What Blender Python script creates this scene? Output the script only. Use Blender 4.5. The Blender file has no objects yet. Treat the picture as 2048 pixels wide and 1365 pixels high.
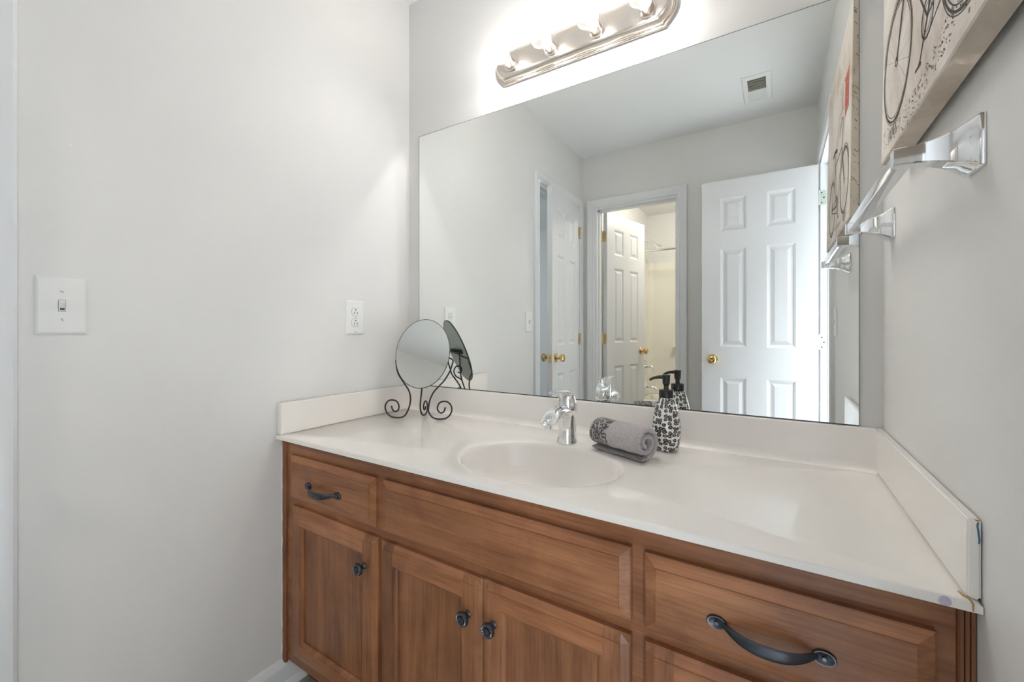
import bpy, bmesh, math, random
from mathutils import Vector, Matrix, noise as mnoise
S = bpy.context.scene
COL = S.collection
R = math.radians
PI = math.pi
random.seed(7)

# ------------------------------------------------------------------ camera
cam_d = bpy.data.cameras.new('camera')
cam = bpy.data.objects.new('camera', cam_d)
COL.objects.link(cam)
cam.location = (1.3111, -1.2734, 1.1119)
cam.rotation_euler = (R(90), 0, 0.5611)
cam_d.sensor_width = 36.0
cam_d.lens = 845.06 / 2048 * 36
cam_d.shift_y = -21.18 / 2048
cam_d.clip_start = 0.02
S.camera = cam

# ------------------------------------------------------------------ world, exposure, lights
W = bpy.data.worlds.new('world')
S.world = W
W.use_nodes = True
W.node_tree.nodes['Background'].inputs[0].default_value = (0.70, 0.82, 1.0, 1)
W.node_tree.nodes['Background'].inputs[1].default_value = 0.4
S.view_settings.view_transform = 'Standard'
S.view_settings.look = 'None'
S.view_settings.gamma = 1
S.view_settings.exposure = 0.82
S.view_settings.use_curve_mapping = False
cy = S.cycles
cy.max_bounces = 8
cy.diffuse_bounces = 5
cy.glossy_bounces = 6
cy.transmission_bounces = 6
cy.transparent_max_bounces = 10
cy.caustics_reflective = True
cy.caustics_refractive = False
cy.sample_clamp_indirect = 0
cy.blur_glossy = 0.0
cy.use_denoising = True
cy.use_guiding = True
cy.use_surface_guiding = True
cy.surface_guiding_probability = 0.5
cy.guiding_training_samples = 64

DAY = (0.82, 0.905, 1.0)


def area(name, loc, rot, sx, sy, power, col):
    l = bpy.data.lights.new(name, 'AREA')
    l.shape = 'RECTANGLE'
    l.size = sx
    l.size_y = sy
    l.energy = power
    l.color = col
    o = bpy.data.objects.new(name, l)
    o.location = loc
    o.rotation_euler = rot
    COL.objects.link(o)
    return o


BULB = 225.0                                   # radiance of each bulb's glowing core
# daylight through the windows of the two neighbouring rooms (right and left of the bathroom)
area('window_daylight_right', (3.3, 1.70, 0.80), (R(-118), 0, 0), 2.4, 1.3, 52, DAY)
area('window_daylight_rear', (3.5, -3.75, 0.80), (R(118), 0, 0), 2.4, 1.3, 60, DAY)
hl = area('hall_bounce_fill', (2.35, -1.40, 2.44), (0, 0, 0), 1.0, 1.2, 58, DAY)  # added fill light: brightens the unseen floor, which bounces onto the bathroom ceiling
hl.data.spread = R(80)
area('window_daylight_left', (-3.3, -1.9, 1.5), (0, R(-90), 0), 1.5, 1.6, 24, DAY)
# ceiling lamp of the tub room
tl = bpy.data.lights.new('tub_room_lamp', 'POINT')
tl.energy = 14
tl.color = (1.0, 0.95, 0.85)
tl.shadow_soft_size = 0.10
tlo = bpy.data.objects.new('tub_room_lamp', tl)
tlo.location = (0.85, -2.75, 2.36)
COL.objects.link(tlo)

# ------------------------------------------------------------------ materials


def new_mat(name):
    m = bpy.data.materials.new(name)
    m.use_nodes = True
    nt = m.node_tree
    return m, nt, nt.nodes['Principled BSDF']


def N(nt, kind, **kw):
    n = nt.nodes.new(kind)
    for k, v in kw.items():
        if k in ('operation', 'blend_type', 'data_type', 'feature', 'wave_type', 'noise_dimensions', 'distance', 'bands_direction'):
            setattr(n, k, v)
        else:
            n.inputs[k].default_value = v
    return n


def ramp(nt, stops):
    n = nt.nodes.new('ShaderNodeValToRGB')
    e = n.color_ramp.elements
    while len(e) < len(stops):
        e.new(0.5)
    for i, (p, c) in enumerate(stops):
        e[i].position = p
        e[i].color = (*c, 1)
    return n


def coords(nt, scale=(1, 1, 1), rot=(0, 0, 0)):
    t = nt.nodes.new('ShaderNodeTexCoord')
    m = nt.nodes.new('ShaderNodeMapping')
    m.inputs['Scale'].default_value = scale
    m.inputs['Rotation'].default_value = rot
    nt.links.new(t.outputs['Object'], m.inputs['Vector'])
    return m


def bump(nt, b, src, strength, dist):
    n = nt.nodes.new('ShaderNodeBump')
    n.inputs['Strength'].default_value = strength
    n.inputs['Distance'].default_value = dist
    nt.links.new(src, n.inputs['Height'])
    nt.links.new(n.outputs['Normal'], b.inputs['Normal'])


def plain(name, col, rough=0.5, metal=0.0, spec=0.5, coat=0.0, bump_scale=0, bump_amt=0.2, var=0.0):
    m, nt, b = new_mat(name)
    b.inputs['Base Color'].default_value = (*col, 1)
    b.inputs['Roughness'].default_value = rough
    b.inputs['Metallic'].default_value = metal
    b.inputs['Specular IOR Level'].default_value = spec
    b.inputs['Coat Weight'].default_value = coat
    b.inputs['Coat Roughness'].default_value = 0.05
    if bump_scale:
        c = coords(nt)
        n = N(nt, 'ShaderNodeTexNoise', Scale=bump_scale, Detail=3.0)
        nt.links.new(c.outputs[0], n.inputs['Vector'])
        bump(nt, b, n.outputs['Fac'], bump_amt, 0.001)
        if var:
            n2 = N(nt, 'ShaderNodeTexNoise', Scale=2.5, Detail=4.0)
            nt.links.new(c.outputs[0], n2.inputs['Vector'])
            r = ramp(nt, [(0.3, tuple(x * (1 - var) for x in col)), (0.7, tuple(min(1, x * (1 + var)) for x in col))])
            nt.links.new(n2.outputs['Fac'], r.inputs[0])
            nt.links.new(r.outputs[0], b.inputs['Base Color'])
    return m


def wood(name, axis, tone=1.0):
    """stained maple; the grain runs along the given axis (0 = x, 2 = z)"""
    m, nt, b = new_mat(name)
    sc = [9.0, 9.0, 9.0]
    sc[axis] = 0.9
    c = coords(nt, tuple(sc))
    n1 = N(nt, 'ShaderNodeTexNoise', Scale=1.4, Detail=6.0, Roughness=0.6, Distortion=1.2)
    nt.links.new(c.outputs[0], n1.inputs['Vector'])
    sf = [210.0, 210.0, 210.0]
    sf[axis] = 6.0
    c2 = coords(nt, tuple(sf))
    n2 = N(nt, 'ShaderNodeTexNoise', Scale=1.0, Detail=4.0, Roughness=0.6)
    nt.links.new(c2.outputs[0], n2.inputs['Vector'])
    k = tone
    r = ramp(nt, [(0.28, (0.165 * k, 0.065 * k, 0.027 * k)), (0.5, (0.285 * k, 0.120 * k, 0.053 * k)), (0.75, (0.395 * k, 0.180 * k, 0.085 * k))])
    nt.links.new(n1.outputs['Fac'], r.inputs[0])
    r2 = ramp(nt, [(0.34, (0.76, 0.73, 0.71)), (0.52, (0.97, 0.96, 0.96)), (0.72, (1.09, 1.09, 1.08))])
    nt.links.new(n2.outputs['Fac'], r2.inputs[0])
    mx = N(nt, 'ShaderNodeMix', data_type='RGBA', blend_type='MULTIPLY')
    mx.inputs[0].default_value = 0.9
    nt.links.new(r.outputs[0], mx.inputs[6])
    nt.links.new(r2.outputs[0], mx.inputs[7])
    # blotchy stain
    c3 = coords(nt, (5.0, 5.0, 5.0))
    n3 = N(nt, 'ShaderNodeTexNoise', Scale=1.6, Detail=5.0, Roughness=0.6, Distortion=0.8)
    nt.links.new(c3.outputs[0], n3.inputs['Vector'])
    r3 = ramp(nt, [(0.34, (0.80, 0.76, 0.80)), (0.62, (1.08, 1.08, 1.06))])
    nt.links.new(n3.outputs['Fac'], r3.inputs[0])
    mx3 = N(nt, 'ShaderNodeMix', data_type='RGBA', blend_type='MULTIPLY')
    mx3.inputs[0].default_value = 0.85
    nt.links.new(mx.outputs[2], mx3.inputs[6])
    nt.links.new(r3.outputs[0], mx3.inputs[7])
    nt.links.new(mx3.outputs[2], b.inputs['Base Color'])
    b.inputs['Roughness'].default_value = 0.33
    b.inputs['Specular IOR Level'].default_value = 0.45
    bump(nt, b, n2.outputs['Fac'], 0.10, 0.001)
    return m


M = {}
M['wall'] = plain('wall_paint', (0.725, 0.713, 0.697), 0.55, bump_scale=380, bump_amt=0.10)
M['ceiling'] = plain('ceiling_paint', (0.80, 0.80, 0.79), 0.8, bump_scale=300, bump_amt=0.12)
M['trim'] = plain('trim_enamel', (0.75, 0.755, 0.76), 0.30, bump_scale=60, bump_amt=0.03)
M['door'] = plain('door_enamel', (0.70, 0.705, 0.715), 0.35, bump_scale=120, bump_amt=0.04)
M['marble'] = plain('cultured_marble', (0.835, 0.795, 0.755), 0.22, coat=0.38, bump_scale=14, bump_amt=0.02)
M['basin'] = plain('basin_marble', (0.77, 0.725, 0.665), 0.16, coat=0.6)
M['wood_x'] = wood('maple_grain_across', 0, 1.08)
M['wood_z'] = wood('maple_grain_upright', 2, 1.06)
M['wood_panel'] = wood('maple_panel', 2, 0.98)
M['wood_rail'] = wood('maple_rail', 0, 1.30)
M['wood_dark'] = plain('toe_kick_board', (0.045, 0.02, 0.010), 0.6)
M['chrome'] = plain('chrome', (0.86, 0.87, 0.88), 0.05, metal=1)
M['mirror'] = plain('silvered_glass', (0.905, 0.925, 0.91), 0.0, metal=1)
M['mirror_edge'] = plain('mirror_edge', (0.05, 0.06, 0.055), 0.2)
M['mirror_back'] = plain('mirror_backing', (0.36, 0.40, 0.37), 0.35)
M['nickel'] = plain('brushed_nickel', (0.72, 0.66, 0.60), 0.22, metal=1, bump_scale=90, bump_amt=0.02)
M['brass'] = plain('polished_brass', (0.72, 0.52, 0.24), 0.14, metal=1)
M['satin_steel'] = plain('painted_steel_hinge', (0.52, 0.57, 0.50), 0.35, metal=0.6)
M['black_iron'] = plain('black_iron_wire', (0.016, 0.013, 0.011), 0.42, bump_scale=200, bump_amt=0.1)
M['pewter'] = plain('antique_pewter', (0.075, 0.082, 0.098), 0.33, metal=0.85, bump_scale=260, bump_amt=0.25)
M['pewter_edge'] = plain('worn_pewter', (0.20, 0.20, 0.22), 0.32, metal=1)
M['plastic'] = plain('white_plastic', (0.78, 0.78, 0.765), 0.32)
M['plastic2'] = plain('ivory_plastic', (0.72, 0.72, 0.70), 0.35)
M['slot'] = plain('dark_slot', (0.06, 0.06, 0.06), 0.6)
M['black_plastic'] = plain('black_plastic', (0.012, 0.012, 0.013), 0.32)
M['acrylic'] = plain('tub_acrylic', (0.80, 0.77, 0.69), 0.12, coat=0.5)
M['tile'] = None
M['carpet'] = plain('bounce_carpet', (0.68, 0.66, 0.63), 0.95, bump_scale=400, bump_amt=0.6)  # pale covering added on an unseen floor to bounce light through the doorway
M['caulk'] = plain('caulk', (0.75, 0.74, 0.72), 0.6)
M['ink'] = plain('printed_ink', (0.045, 0.038, 0.035), 0.8)
M['ink_soft'] = plain('faded_ink', (0.30, 0.25, 0.22), 0.8)
M['stamp'] = plain('red_stamp_ink', (0.52, 0.10, 0.06), 0.8)
M['blue_mark'] = plain('blue_crayon', (0.05, 0.16, 0.24), 0.8)
M['purple_mark'] = plain('violet_stain', (0.52, 0.46, 0.62), 0.4)
M['rust'] = plain('rust_stain', (0.42, 0.22, 0.06), 0.7)

# floor: slate coloured vinyl tile
m, nt, b = new_mat('slate_tile')
c = coords(nt)
br = N(nt, 'ShaderNodeTexBrick', Scale=3.3)
br.offset = 0
br.inputs['Color1'].default_value = (0.26, 0.275, 0.25, 1)
br.inputs['Color2'].default_value = (0.31, 0.32, 0.29, 1)
br.inputs['Mortar'].default_value = (0.08, 0.08, 0.075, 1)
br.inputs['Mortar Size'].default_value = 0.012
br.inputs['Brick Width'].default_value = 1.0
br.inputs['Row Height'].default_value = 1.0
nt.links.new(c.outputs[0], br.inputs['Vector'])
nz = N(nt, 'ShaderNodeTexNoise', Scale=14.0, Detail=6.0)
nt.links.new(c.outputs[0], nz.inputs['Vector'])
rr = ramp(nt, [(0.3, (0.6, 0.6, 0.6)), (0.7, (1.25, 1.25, 1.2))])
nt.links.new(nz.outputs['Fac'], rr.inputs[0])
mx = N(nt, 'ShaderNodeMix', data_type='RGBA', blend_type='MULTIPLY')
mx.inputs[0].default_value = 1
nt.links.new(br.outputs['Color'], mx.inputs[6])
nt.links.new(rr.outputs[0], mx.inputs[7])
nt.links.new(mx.outputs[2], b.inputs['Base Color'])
b.inputs['Roughness'].default_value = 0.4
M['tile'] = m

# canvas: mottled antique paper
m, nt, b = new_mat('antique_canvas')
c = coords(nt)
nz = N(nt, 'ShaderNodeTexNoise', Scale=5.0, Detail=7.0, Roughness=0.65, Distortion=0.6)
nt.links.new(c.outputs[0], nz.inputs['Vector'])
rr = ramp(nt, [(0.34, (0.50, 0.41, 0.345)), (0.50, (0.69, 0.62, 0.56)), (0.70, (0.78, 0.73, 0.68))])
nt.links.new(nz.outputs['Fac'], rr.inputs[0])
nt.links.new(rr.outputs[0], b.inputs['Base Color'])
b.inputs['Roughness'].default_value = 0.85
wv = N(nt, 'ShaderNodeTexNoise', Scale=700.0, Detail=1.0)
nt.links.new(c.outputs[0], wv.inputs['Vector'])
bump(nt, b, wv.outputs['Fac'], 0.15, 0.001)
M['canvas'] = m
m2 = m.copy()
m2.name = 'antique_canvas_wrap'
r_ = [n for n in m2.node_tree.nodes if n.type == 'VALTORGB'][0].color_ramp.elements
for e_, c_ in zip(r_, ((0.42, 0.34, 0.27), (0.56, 0.48, 0.40), (0.64, 0.57, 0.49))):
    e_.color = (*c_, 1)
M['canvas_side'] = m2

# leopard glaze
m, nt, b = new_mat('leopard_glaze')
tc = nt.nodes.new('ShaderNodeTexCoord')
sx_ = nt.nodes.new('ShaderNodeSeparateXYZ')
nt.links.new(tc.outputs['Object'], sx_.inputs[0])
at = N(nt, 'ShaderNodeMath', operation='ARCTAN2')
nt.links.new(sx_.outputs[1], at.inputs[0])
nt.links.new(sx_.outputs[0], at.inputs[1])
ml = N(nt, 'ShaderNodeMath', operation='MULTIPLY')
ml.inputs[1].default_value = 0.033
nt.links.new(at.outputs[0], ml.inputs[0])
cb_ = nt.nodes.new('ShaderNodeCombineXYZ')
nt.links.new(ml.outputs[0], cb_.inputs[0])
zz = N(nt, 'ShaderNodeMath', operation='MULTIPLY')
zz.inputs[1].default_value = 1.15
nt.links.new(sx_.outputs[2], zz.inputs[0])
nt.links.new(zz.outputs[0], cb_.inputs[1])
w1 = N(nt, 'ShaderNodeTexNoise', Scale=130.0, Detail=1.5)
nt.links.new(cb_.outputs[0], w1.inputs['Vector'])
vm = N(nt, 'ShaderNodeVectorMath', operation='SCALE')
vm.inputs['Scale'].default_value = 0.0062
nt.links.new(w1.outputs['Color'], vm.inputs[0])
va = N(nt, 'ShaderNodeVectorMath', operation='ADD')
nt.links.new(cb_.outputs[0], va.inputs[0])
nt.links.new(vm.outputs[0], va.inputs[1])
vo = N(nt, 'ShaderNodeTexVoronoi', Scale=82.0, Randomness=0.62, feature='F1')
vo.voronoi_dimensions = '2D'
nt.links.new(va.outputs[0], vo.inputs['Vector'])
r1 = ramp(nt, [(0.0, (0.30, 0.27, 0.24)), (0.20, (0.25, 0.22, 0.19)), (0.23, (0.008, 0.008, 0.010)), (0.415, (0.008, 0.008, 0.010)), (0.44, (0.78, 0.77, 0.74))])
nt.links.new(vo.outputs['Distance'], r1.inputs[0])
nt.links.new(r1.outputs[0], b.inputs['Base Color'])
b.inputs['Roughness'].default_value = 0.12
b.inputs['Coat Weight'].default_value = 0.5
M['leopard'] = m

# terry cloth and damask band


def terry(name, col, dark=None):
    m, nt, b = new_mat(name)
    c = coords(nt)
    n = N(nt, 'ShaderNodeTexNoise', Scale=520.0, Detail=2.0)
    nt.links.new(c.outputs[0], n.inputs['Vector'])
    if dark is None:
        r = ramp(nt, [(0.30, tuple(x * 0.55 for x in col)), (0.68, tuple(min(1, x * 1.15) for x in col))])
        nt.links.new(n.outputs['Fac'], r.inputs[0])
        nt.links.new(r.outputs[0], b.inputs['Base Color'])
    else:
        v = N(nt, 'ShaderNodeTexNoise', Scale=26.0, Detail=0.6, Distortion=2.2)
        nt.links.new(c.outputs[0], v.inputs['Vector'])
        s = N(nt, 'ShaderNodeMath', operation='SINE')
        mu = N(nt, 'ShaderNodeMath', operation='MULTIPLY')
        mu.inputs[1].default_value = 30.0
        nt.links.new(v.outputs['Fac'], mu.inputs[0])
        nt.links.new(mu.outputs[0], s.inputs[0])
        r = ramp(nt, [(0.50, dark), (0.62, col)])
        ad = N(nt, 'ShaderNodeMath', operation='MULTIPLY_ADD')
        ad.inputs[1].default_value = 0.5
        ad.inputs[2].default_value = 0.5
        nt.links.new(s.outputs[0], ad.inputs[0])
        nt.links.new(ad.outputs[0], r.inputs[0])
        nt.links.new(r.outputs[0], b.inputs['Base Color'])
    b.inputs['Roughness'].default_value = 0.95
    b.inputs['Sheen Weight'].default_value = 0.3
    bump(nt, b, n.outputs['Fac'], 0.9, 0.002)
    return m


M['terry'] = terry('terry_cloth', (0.50, 0.455, 0.455))
M['terry_under'] = terry('terry_underside', (0.27, 0.25, 0.25))
M['damask'] = terry('damask_band', (0.36, 0.335, 0.335), (0.055, 0.045, 0.045))

# clear bulb glass: thin envelope (see-through with a fresnel sheen)
m = bpy.data.materials.new('bulb_glass')
m.use_nodes = True
nt = m.node_tree
nt.nodes.remove(nt.nodes['Principled BSDF'])
out = nt.nodes['Material Output']
tr = nt.nodes.new('ShaderNodeBsdfTransparent')
tr.inputs[0].default_value = (0.97, 0.97, 0.96, 1)
gl = nt.nodes.new('ShaderNodeBsdfGlossy')
gl.inputs['Roughness'].default_value = 0.03
lw = nt.nodes.new('ShaderNodeLayerWeight')
lw.inputs[0].default_value = 0.35
lw2 = nt.nodes.new('ShaderNodeLayerWeight')
lw2.inputs[0].default_value = 0.5
rg_ = ramp(nt, [(0.0, (0.98, 0.98, 0.97)), (0.72, (0.93, 0.93, 0.92)), (0.90, (0.55, 0.55, 0.54)), (1.0, (0.22, 0.22, 0.22))])
nt.links.new(lw2.outputs['Facing'], rg_.inputs[0])
nt.links.new(rg_.outputs[0], tr.inputs[0])
mxs = nt.nodes.new('ShaderNodeMixShader')
nt.links.new(lw.outputs['Facing'], mxs.inputs[0])
nt.links.new(tr.outputs[0], mxs.inputs[1])
nt.links.new(gl.outputs[0], mxs.inputs[2])
em = nt.nodes.new('ShaderNodeEmission')
em.inputs[0].default_value = (1.0, 0.975, 0.94, 1)
em.inputs[1].default_value = 0.12
ads = nt.nodes.new('ShaderNodeAddShader')
nt.links.new(mxs.outputs[0], ads.inputs[0])
nt.links.new(em.outputs[0], ads.inputs[1])
nt.links.new(ads.outputs[0], out.inputs[0])
M['bulb_glass'] = m

m, nt, b = new_mat('lamp_glow')
b.inputs['Base Color'].default_value = (0, 0, 0, 1)
b.inputs['Emission Color'].default_value = (1.0, 0.975, 0.95, 1)
b.inputs['Emission Strength'].default_value = BULB
M['glow'] = m

# ------------------------------------------------------------------ mesh builder


class MB:
    def __init__(self):
        self.v, self.f, self.m, self.s = [], [], [], []

    def add(self, vs, fs, mat=0, smooth=False):
        o = len(self.v)
        self.v += [tuple(p) for p in vs]
        for f in fs:
            self.f.append(tuple(i + o for i in f))
            self.m.append(mat)
            self.s.append(smooth)
        return self

    def box(self, x0, x1, y0, y1, z0, z1, mat=0, bevel=0.0, seg=2):
        bm = bmesh.new()
        bmesh.ops.create_cube(bm, size=1)
        for v in bm.verts:
            v.co = Vector(((x0 + x1) / 2 + v.co.x * (x1 - x0), (y0 + y1) / 2 + v.co.y * (y1 - y0), (z0 + z1) / 2 + v.co.z * (z1 - z0)))
        if bevel:
            bmesh.ops.bevel(bm, geom=bm.edges[:], offset=bevel, segments=seg, affect='EDGES', profile=0.6)
        return self.bm(bm, mat, bool(bevel))

    def bm(self, bm, mat=0, smooth=False):
        bm.verts.index_update()
        self.add([v.co[:] for v in bm.verts], [[v.index for v in f.verts] for f in bm.faces], mat, smooth)
        bm.free()
        return self

    def rings(self, rings, mat=0, smooth=True, closed=True, cap0=False, cap1=False, mats=None):
        n = len(rings[0])
        vs = [p for r in rings for p in r]
        o = len(self.v)
        self.v += [tuple(p) for p in vs]
        for i in range(len(rings) - 1):
            for j in range(n if closed else n - 1):
                k = (j + 1) % n
                self.f.append((o + i * n + j, o + i * n + k, o + (i + 1) * n + k, o + (i + 1) * n + j))
                self.m.append(mats[i] if mats else mat)
                self.s.append(smooth)
        if cap0:
            self.f.append(tuple(o + j for j in reversed(range(n))))
            self.m.append(mats[0] if mats else mat)
            self.s.append(False)
        if cap1:
            self.f.append(tuple(o + (len(rings) - 1) * n + j for j in range(n)))
            self.m.append(mats[-1] if mats else mat)
            self.s.append(False)
        return self

    def lathe(self, prof, origin=(0, 0, 0), axis=(0, 0, 1), n=32, mat=0, cap0=True, cap1=True, mats=None):
        """prof: (radius, height along axis)"""
        ax = Vector(axis).normalized()
        u = ax.orthogonal().normalized()
        w = ax.cross(u)
        o = Vector(origin)
        rs = [[o + ax * h + (u * math.cos(2 * PI * k / n) + w * math.sin(2 * PI * k / n)) * max(r, 1e-5) for k in range(n)] for r, h in prof]
        return self.rings(rs, mat, True, True, cap0, cap1, mats)

    def tube(self, pts, rad, n=10, mat=0, flat=None, up=None):
        """sweep of a round (or flattened) section along a polyline; rad a number or a list"""
        P = [Vector(p) for p in pts]
        rs = []
        prev = None
        for i, p in enumerate(P):
            t = (P[min(i + 1, len(P) - 1)] - P[max(i - 1, 0)]).normalized()
            if up is not None:
                u = Vector(up).cross(t).normalized()
            elif prev is None:
                u = t.orthogonal().normalized()
            else:
                u = (prev - t * prev.dot(t)).normalized()
            prev = u
            w = t.cross(u)
            r = rad[i] if isinstance(rad, (list, tuple)) else rad
            if isinstance(r, (list, tuple)):
                ra, rb = r
            else:
                ra = rb = r
            rs.append([p + u * (ra * math.cos(2 * PI * k / n)) + w * (rb * math.sin(2 * PI * k / n)) for k in range(n)])
        return self.rings(rs, mat, True, True, True, True)

    def extrude(self, poly, d0, d1, f, mat=0, smooth=False):
        """poly: 2-D outline; f(a, b, d) -> xyz"""
        return self.rings([[f(a, b, d0) for a, b in poly], [f(a, b, d1) for a, b in poly]], mat, smooth, True, True, True)

    def build(self, name, mats, parent=None, loc=(0, 0, 0), sharp=35):
        me = bpy.data.meshes.new(name)
        L = Vector(parent_loc(parent)) + Vector(loc) if parent else Vector(loc)
        me.from_pydata([tuple(Vector(p) - L) for p in self.v], [], self.f)
        if not isinstance(mats, (list, tuple)):
            mats = [mats]
        for k in mats:
            me.materials.append(M[k] if isinstance(k, str) else k)
        me.polygons.foreach_set('material_index', self.m)
        me.update()
        bm = bmesh.new()
        bm.from_mesh(me)
        bmesh.ops.remove_doubles(bm, verts=bm.verts, dist=1e-6)
        bmesh.ops.recalc_face_normals(bm, faces=bm.faces)
        bm.to_mesh(me)
        bm.free()
        if any(self.s):
            me.polygons.foreach_set('use_smooth', [True] * len(me.polygons))
            me.set_sharp_from_angle(angle=R(sharp))
        o = bpy.data.objects.new(name, me)
        COL.objects.link(o)
        if parent:
            o.parent = parent
            o.location = loc
        else:
            o.location = L
        return o


def parent_loc(p):
    v = Vector((0, 0, 0))
    while p:
        v = v + Vector(p.location)
        p = p.parent
    return v


def thing(name, label, cat, loc, group=None):
    o = bpy.data.objects.new(name, None)
    o.empty_display_size = 0.05
    COL.objects.link(o)
    o.location = loc
    o['label'] = label
    o['category'] = cat
    if group:
        o['group'] = group
    return o


def tag(o, label, cat, group=None):
    o['label'] = label
    o['category'] = cat
    if group:
        o['group'] = group
    return o


def struct(o, label=None, cat=None):
    o['kind'] = 'structure'
    if label:
        o['label'] = label
        o['category'] = cat
    return o


def copy_tree(o, loc, parent=None):
    c = o.copy()
    COL.objects.link(c)
    c.location = loc
    if parent:
        c.parent = parent
    for ch in list(o.children):
        copy_tree(ch, ch.location, c)
    return c


# ------------------------------------------------------------------ dimensions
XW = 1.517            # right wall
YF = -1.883           # wall opposite the mirror
H = 2.478             # ceiling
ZC = 0.790            # worktop
ZB = 0.887            # splash top
T = 0.115             # wall thickness
YT = -3.87            # end of the tub room

# ------------------------------------------------------------------ room shell
b = MB().box(-4.0, XW + 0.06, -4.2, 1.9, -0.05, 0.0)
struct(b.build('floor', 'tile'), 'grey slate-look tile floor of the bathroom', 'floor')
b = MB().box(XW + 0.06, 5.0, -4.2, 1.9, -0.05, 0.0)
struct(b.build('floor_hall', 'carpet'), 'pale carpet added in the unseen room beyond the right doorway to bounce light', 'floor')
b = MB().box(-4.0, 5.0, -4.2, 1.9, H, H + 0.05)
struct(b.build('ceiling', 'ceiling'), 'flat white painted ceiling', 'ceiling')
b = MB().box(-T, XW + T, 0, T, 0, H)
struct(b.build('wall_back', 'wall'), 'pale wall behind the vanity mirror', 'wall')
# left wall with doorway y -1.80..-1.155
LY0, LY1, DZ = -1.800, -1.145, 2.070
b = MB().box(-T, 0, LY1, 0.0, 0, H).box(-T, 0, YF - T, LY0, 0, H).box(-T, 0, LY0, LY1, DZ, H)
struct(b.build('wall_left', 'wall'), 'pale wall with the switch and outlet at the left', 'wall')
# right wall with doorway
RY0, RY1 = -1.717, -1.070
b = MB().box(XW, XW + T, RY1, 0.0, 0, H).box(XW, XW + T, YF - T, RY0, 0, H).box(XW, XW + T, RY0, RY1, DZ, H)
struct(b.build('wall_right', 'wall'), 'pale wall behind the towel bar and canvas', 'wall')
# opposite wall with the tub-room doorway
FX0, FX1 = 0.101, 0.718
b = MB().box(0, FX0, YF - T, YF, 0, H).box(FX1, XW, YF - T, YF, 0, H).box(FX0, FX1, YF - T, YF, DZ, H)
struct(b.build('wall_front', 'wall'), 'pale wall opposite the mirror around the tub-room doorway', 'wall')
# tub room
b = MB().box(-T, 0, YT - T, YF - T, 0, H)
struct(b.build('wall_tub_left', 'wall'), 'tub-room wall that carries the shower fittings', 'wall')
b = MB().box(-T, XW + T, YT - T, YT, 0, H)
struct(b.build('wall_tub_back', 'wall'), 'tub-room wall behind the bathtub', 'wall')
b = MB().box(XW, XW + T, YT - T, YF - T, 0, H)
struct(b.build('wall_tub_right', 'wall'), 'far end wall of the tub room', 'wall')
# neighbouring rooms
b = MB().box(-4.0, -3.9, -4.2, 1.9, 0, H).box(-3.9, -T, YT - T, YT, 0, H).box(-3.9, -T, 1.8, 1.9, 0, H)
struct(b.build('wall_bedroom', 'wall'), 'grey bedroom wall seen through the left doorway', 'wall')
b = MB().box(4.9, 5.0, -4.2, 1.9, 0, H).box(XW + T, 4.9, YT - T, YT, 0, H).box(XW + T, 4.9, 1.8, 1.9, 0, H)
struct(b.build('wall_hall', 'wall'), 'wall of the room beyond the right doorway', 'wall')

# ---- door casings: profile swept round three sides of an opening
CAS = [(0.0, 0.0), (0.0, 0.010), (0.006, 0.0145), (0.012, 0.0145), (0.016, 0.012), (0.030, 0.014), (0.046, 0.0175), (0.056, 0.0175), (0.062, 0.013), (0.062, 0.0)]


def casing(name, a0, a1, ztop, f, label, jamb):
    """a0..a1 opening along the wall, f(a, z, d) -> xyz with d = distance out of the wall; jamb = (depth0, depth1)"""
    mb = MB()
    rings = []
    for w, d in CAS:
        rings.append([f(a0 - w, 0, d), f(a0 - w, ztop + w, d), f(a1 + w, ztop + w, d), f(a1 + w, 0, d)])
    for i in range(len(rings) - 1):
        o = len(mb.v)
        mb.v += [tuple(p) for p in rings[i] + rings[i + 1]]
        for j in range(3):
            mb.f.append((o + j, o + j + 1, o + 4 + j + 1, o + 4 + j))
            mb.m.append(0)
            mb.s.append(True)
    # jamb boards and stops
    d0, d1 = jamb
    t = 0.016
    for (p, q, z0, z1) in ((a0, a0 + t, 0, ztop), (a1 - t, a1, 0, ztop), (a0 + t, a1 - t, ztop - t, ztop)):
        A, B = f(p, z0, d0), f(q, z1, d1)
        mb.box(*[v for k in range(3) for v in sorted((A[k], B[k]))])
    dm = d0 + (d1 - d0) * 0.5
    for (p, q, z0, z1) in ((a0 + t, a0 + t + 0.010, 0, ztop - t), (a1 - t - 0.010, a1 - t, 0, ztop - t), (a0 + t, a1 - t, ztop - t - 0.010, ztop - t)):
        A, B = f(p, z0, dm - 0.012), f(q, z1, dm + 0.022)
        mb.box(*[v for k in range(3) for v in sorted((A[k], B[k]))])
    return struct(mb.build(name, 'trim', sharp=30), label, 'door frame')


casing('trim_1', LY0, LY1, DZ, lambda a, z, d: (d, a, z), 'white door frame on the wall with the light switch by the outlet', (-T, 0.0))
casing('trim_2', FX0, FX1, DZ, lambda a, z, d: (a, YF + d, z), 'white door frame around the tub-room doorway', (-T, 0.0))
casing('trim_3', RY0, RY1, DZ, lambda a, z, d: (XW - d, a, z), 'white door frame beside the bicycle canvas', (-T, 0.0))

# ---- baseboards with cap and shoe moulding
BASE = [(0, 0.086), (0.004, 0.086), (0.007, 0.080), (0.009, 0.074), (0.013, 0.068), (0.014, 0.062), (0.014, 0.018), (0.020, 0.016), (0.025, 0.010), (0.027, 0.0), (0, 0)]


def baseboard(name, c0, c1, f, label):
    mb = MB()
    mb.extrude(BASE, c0, c1, f, 0, True)
    return struct(mb.build(name, 'trim', sharp=25), label, 'baseboard')


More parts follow.
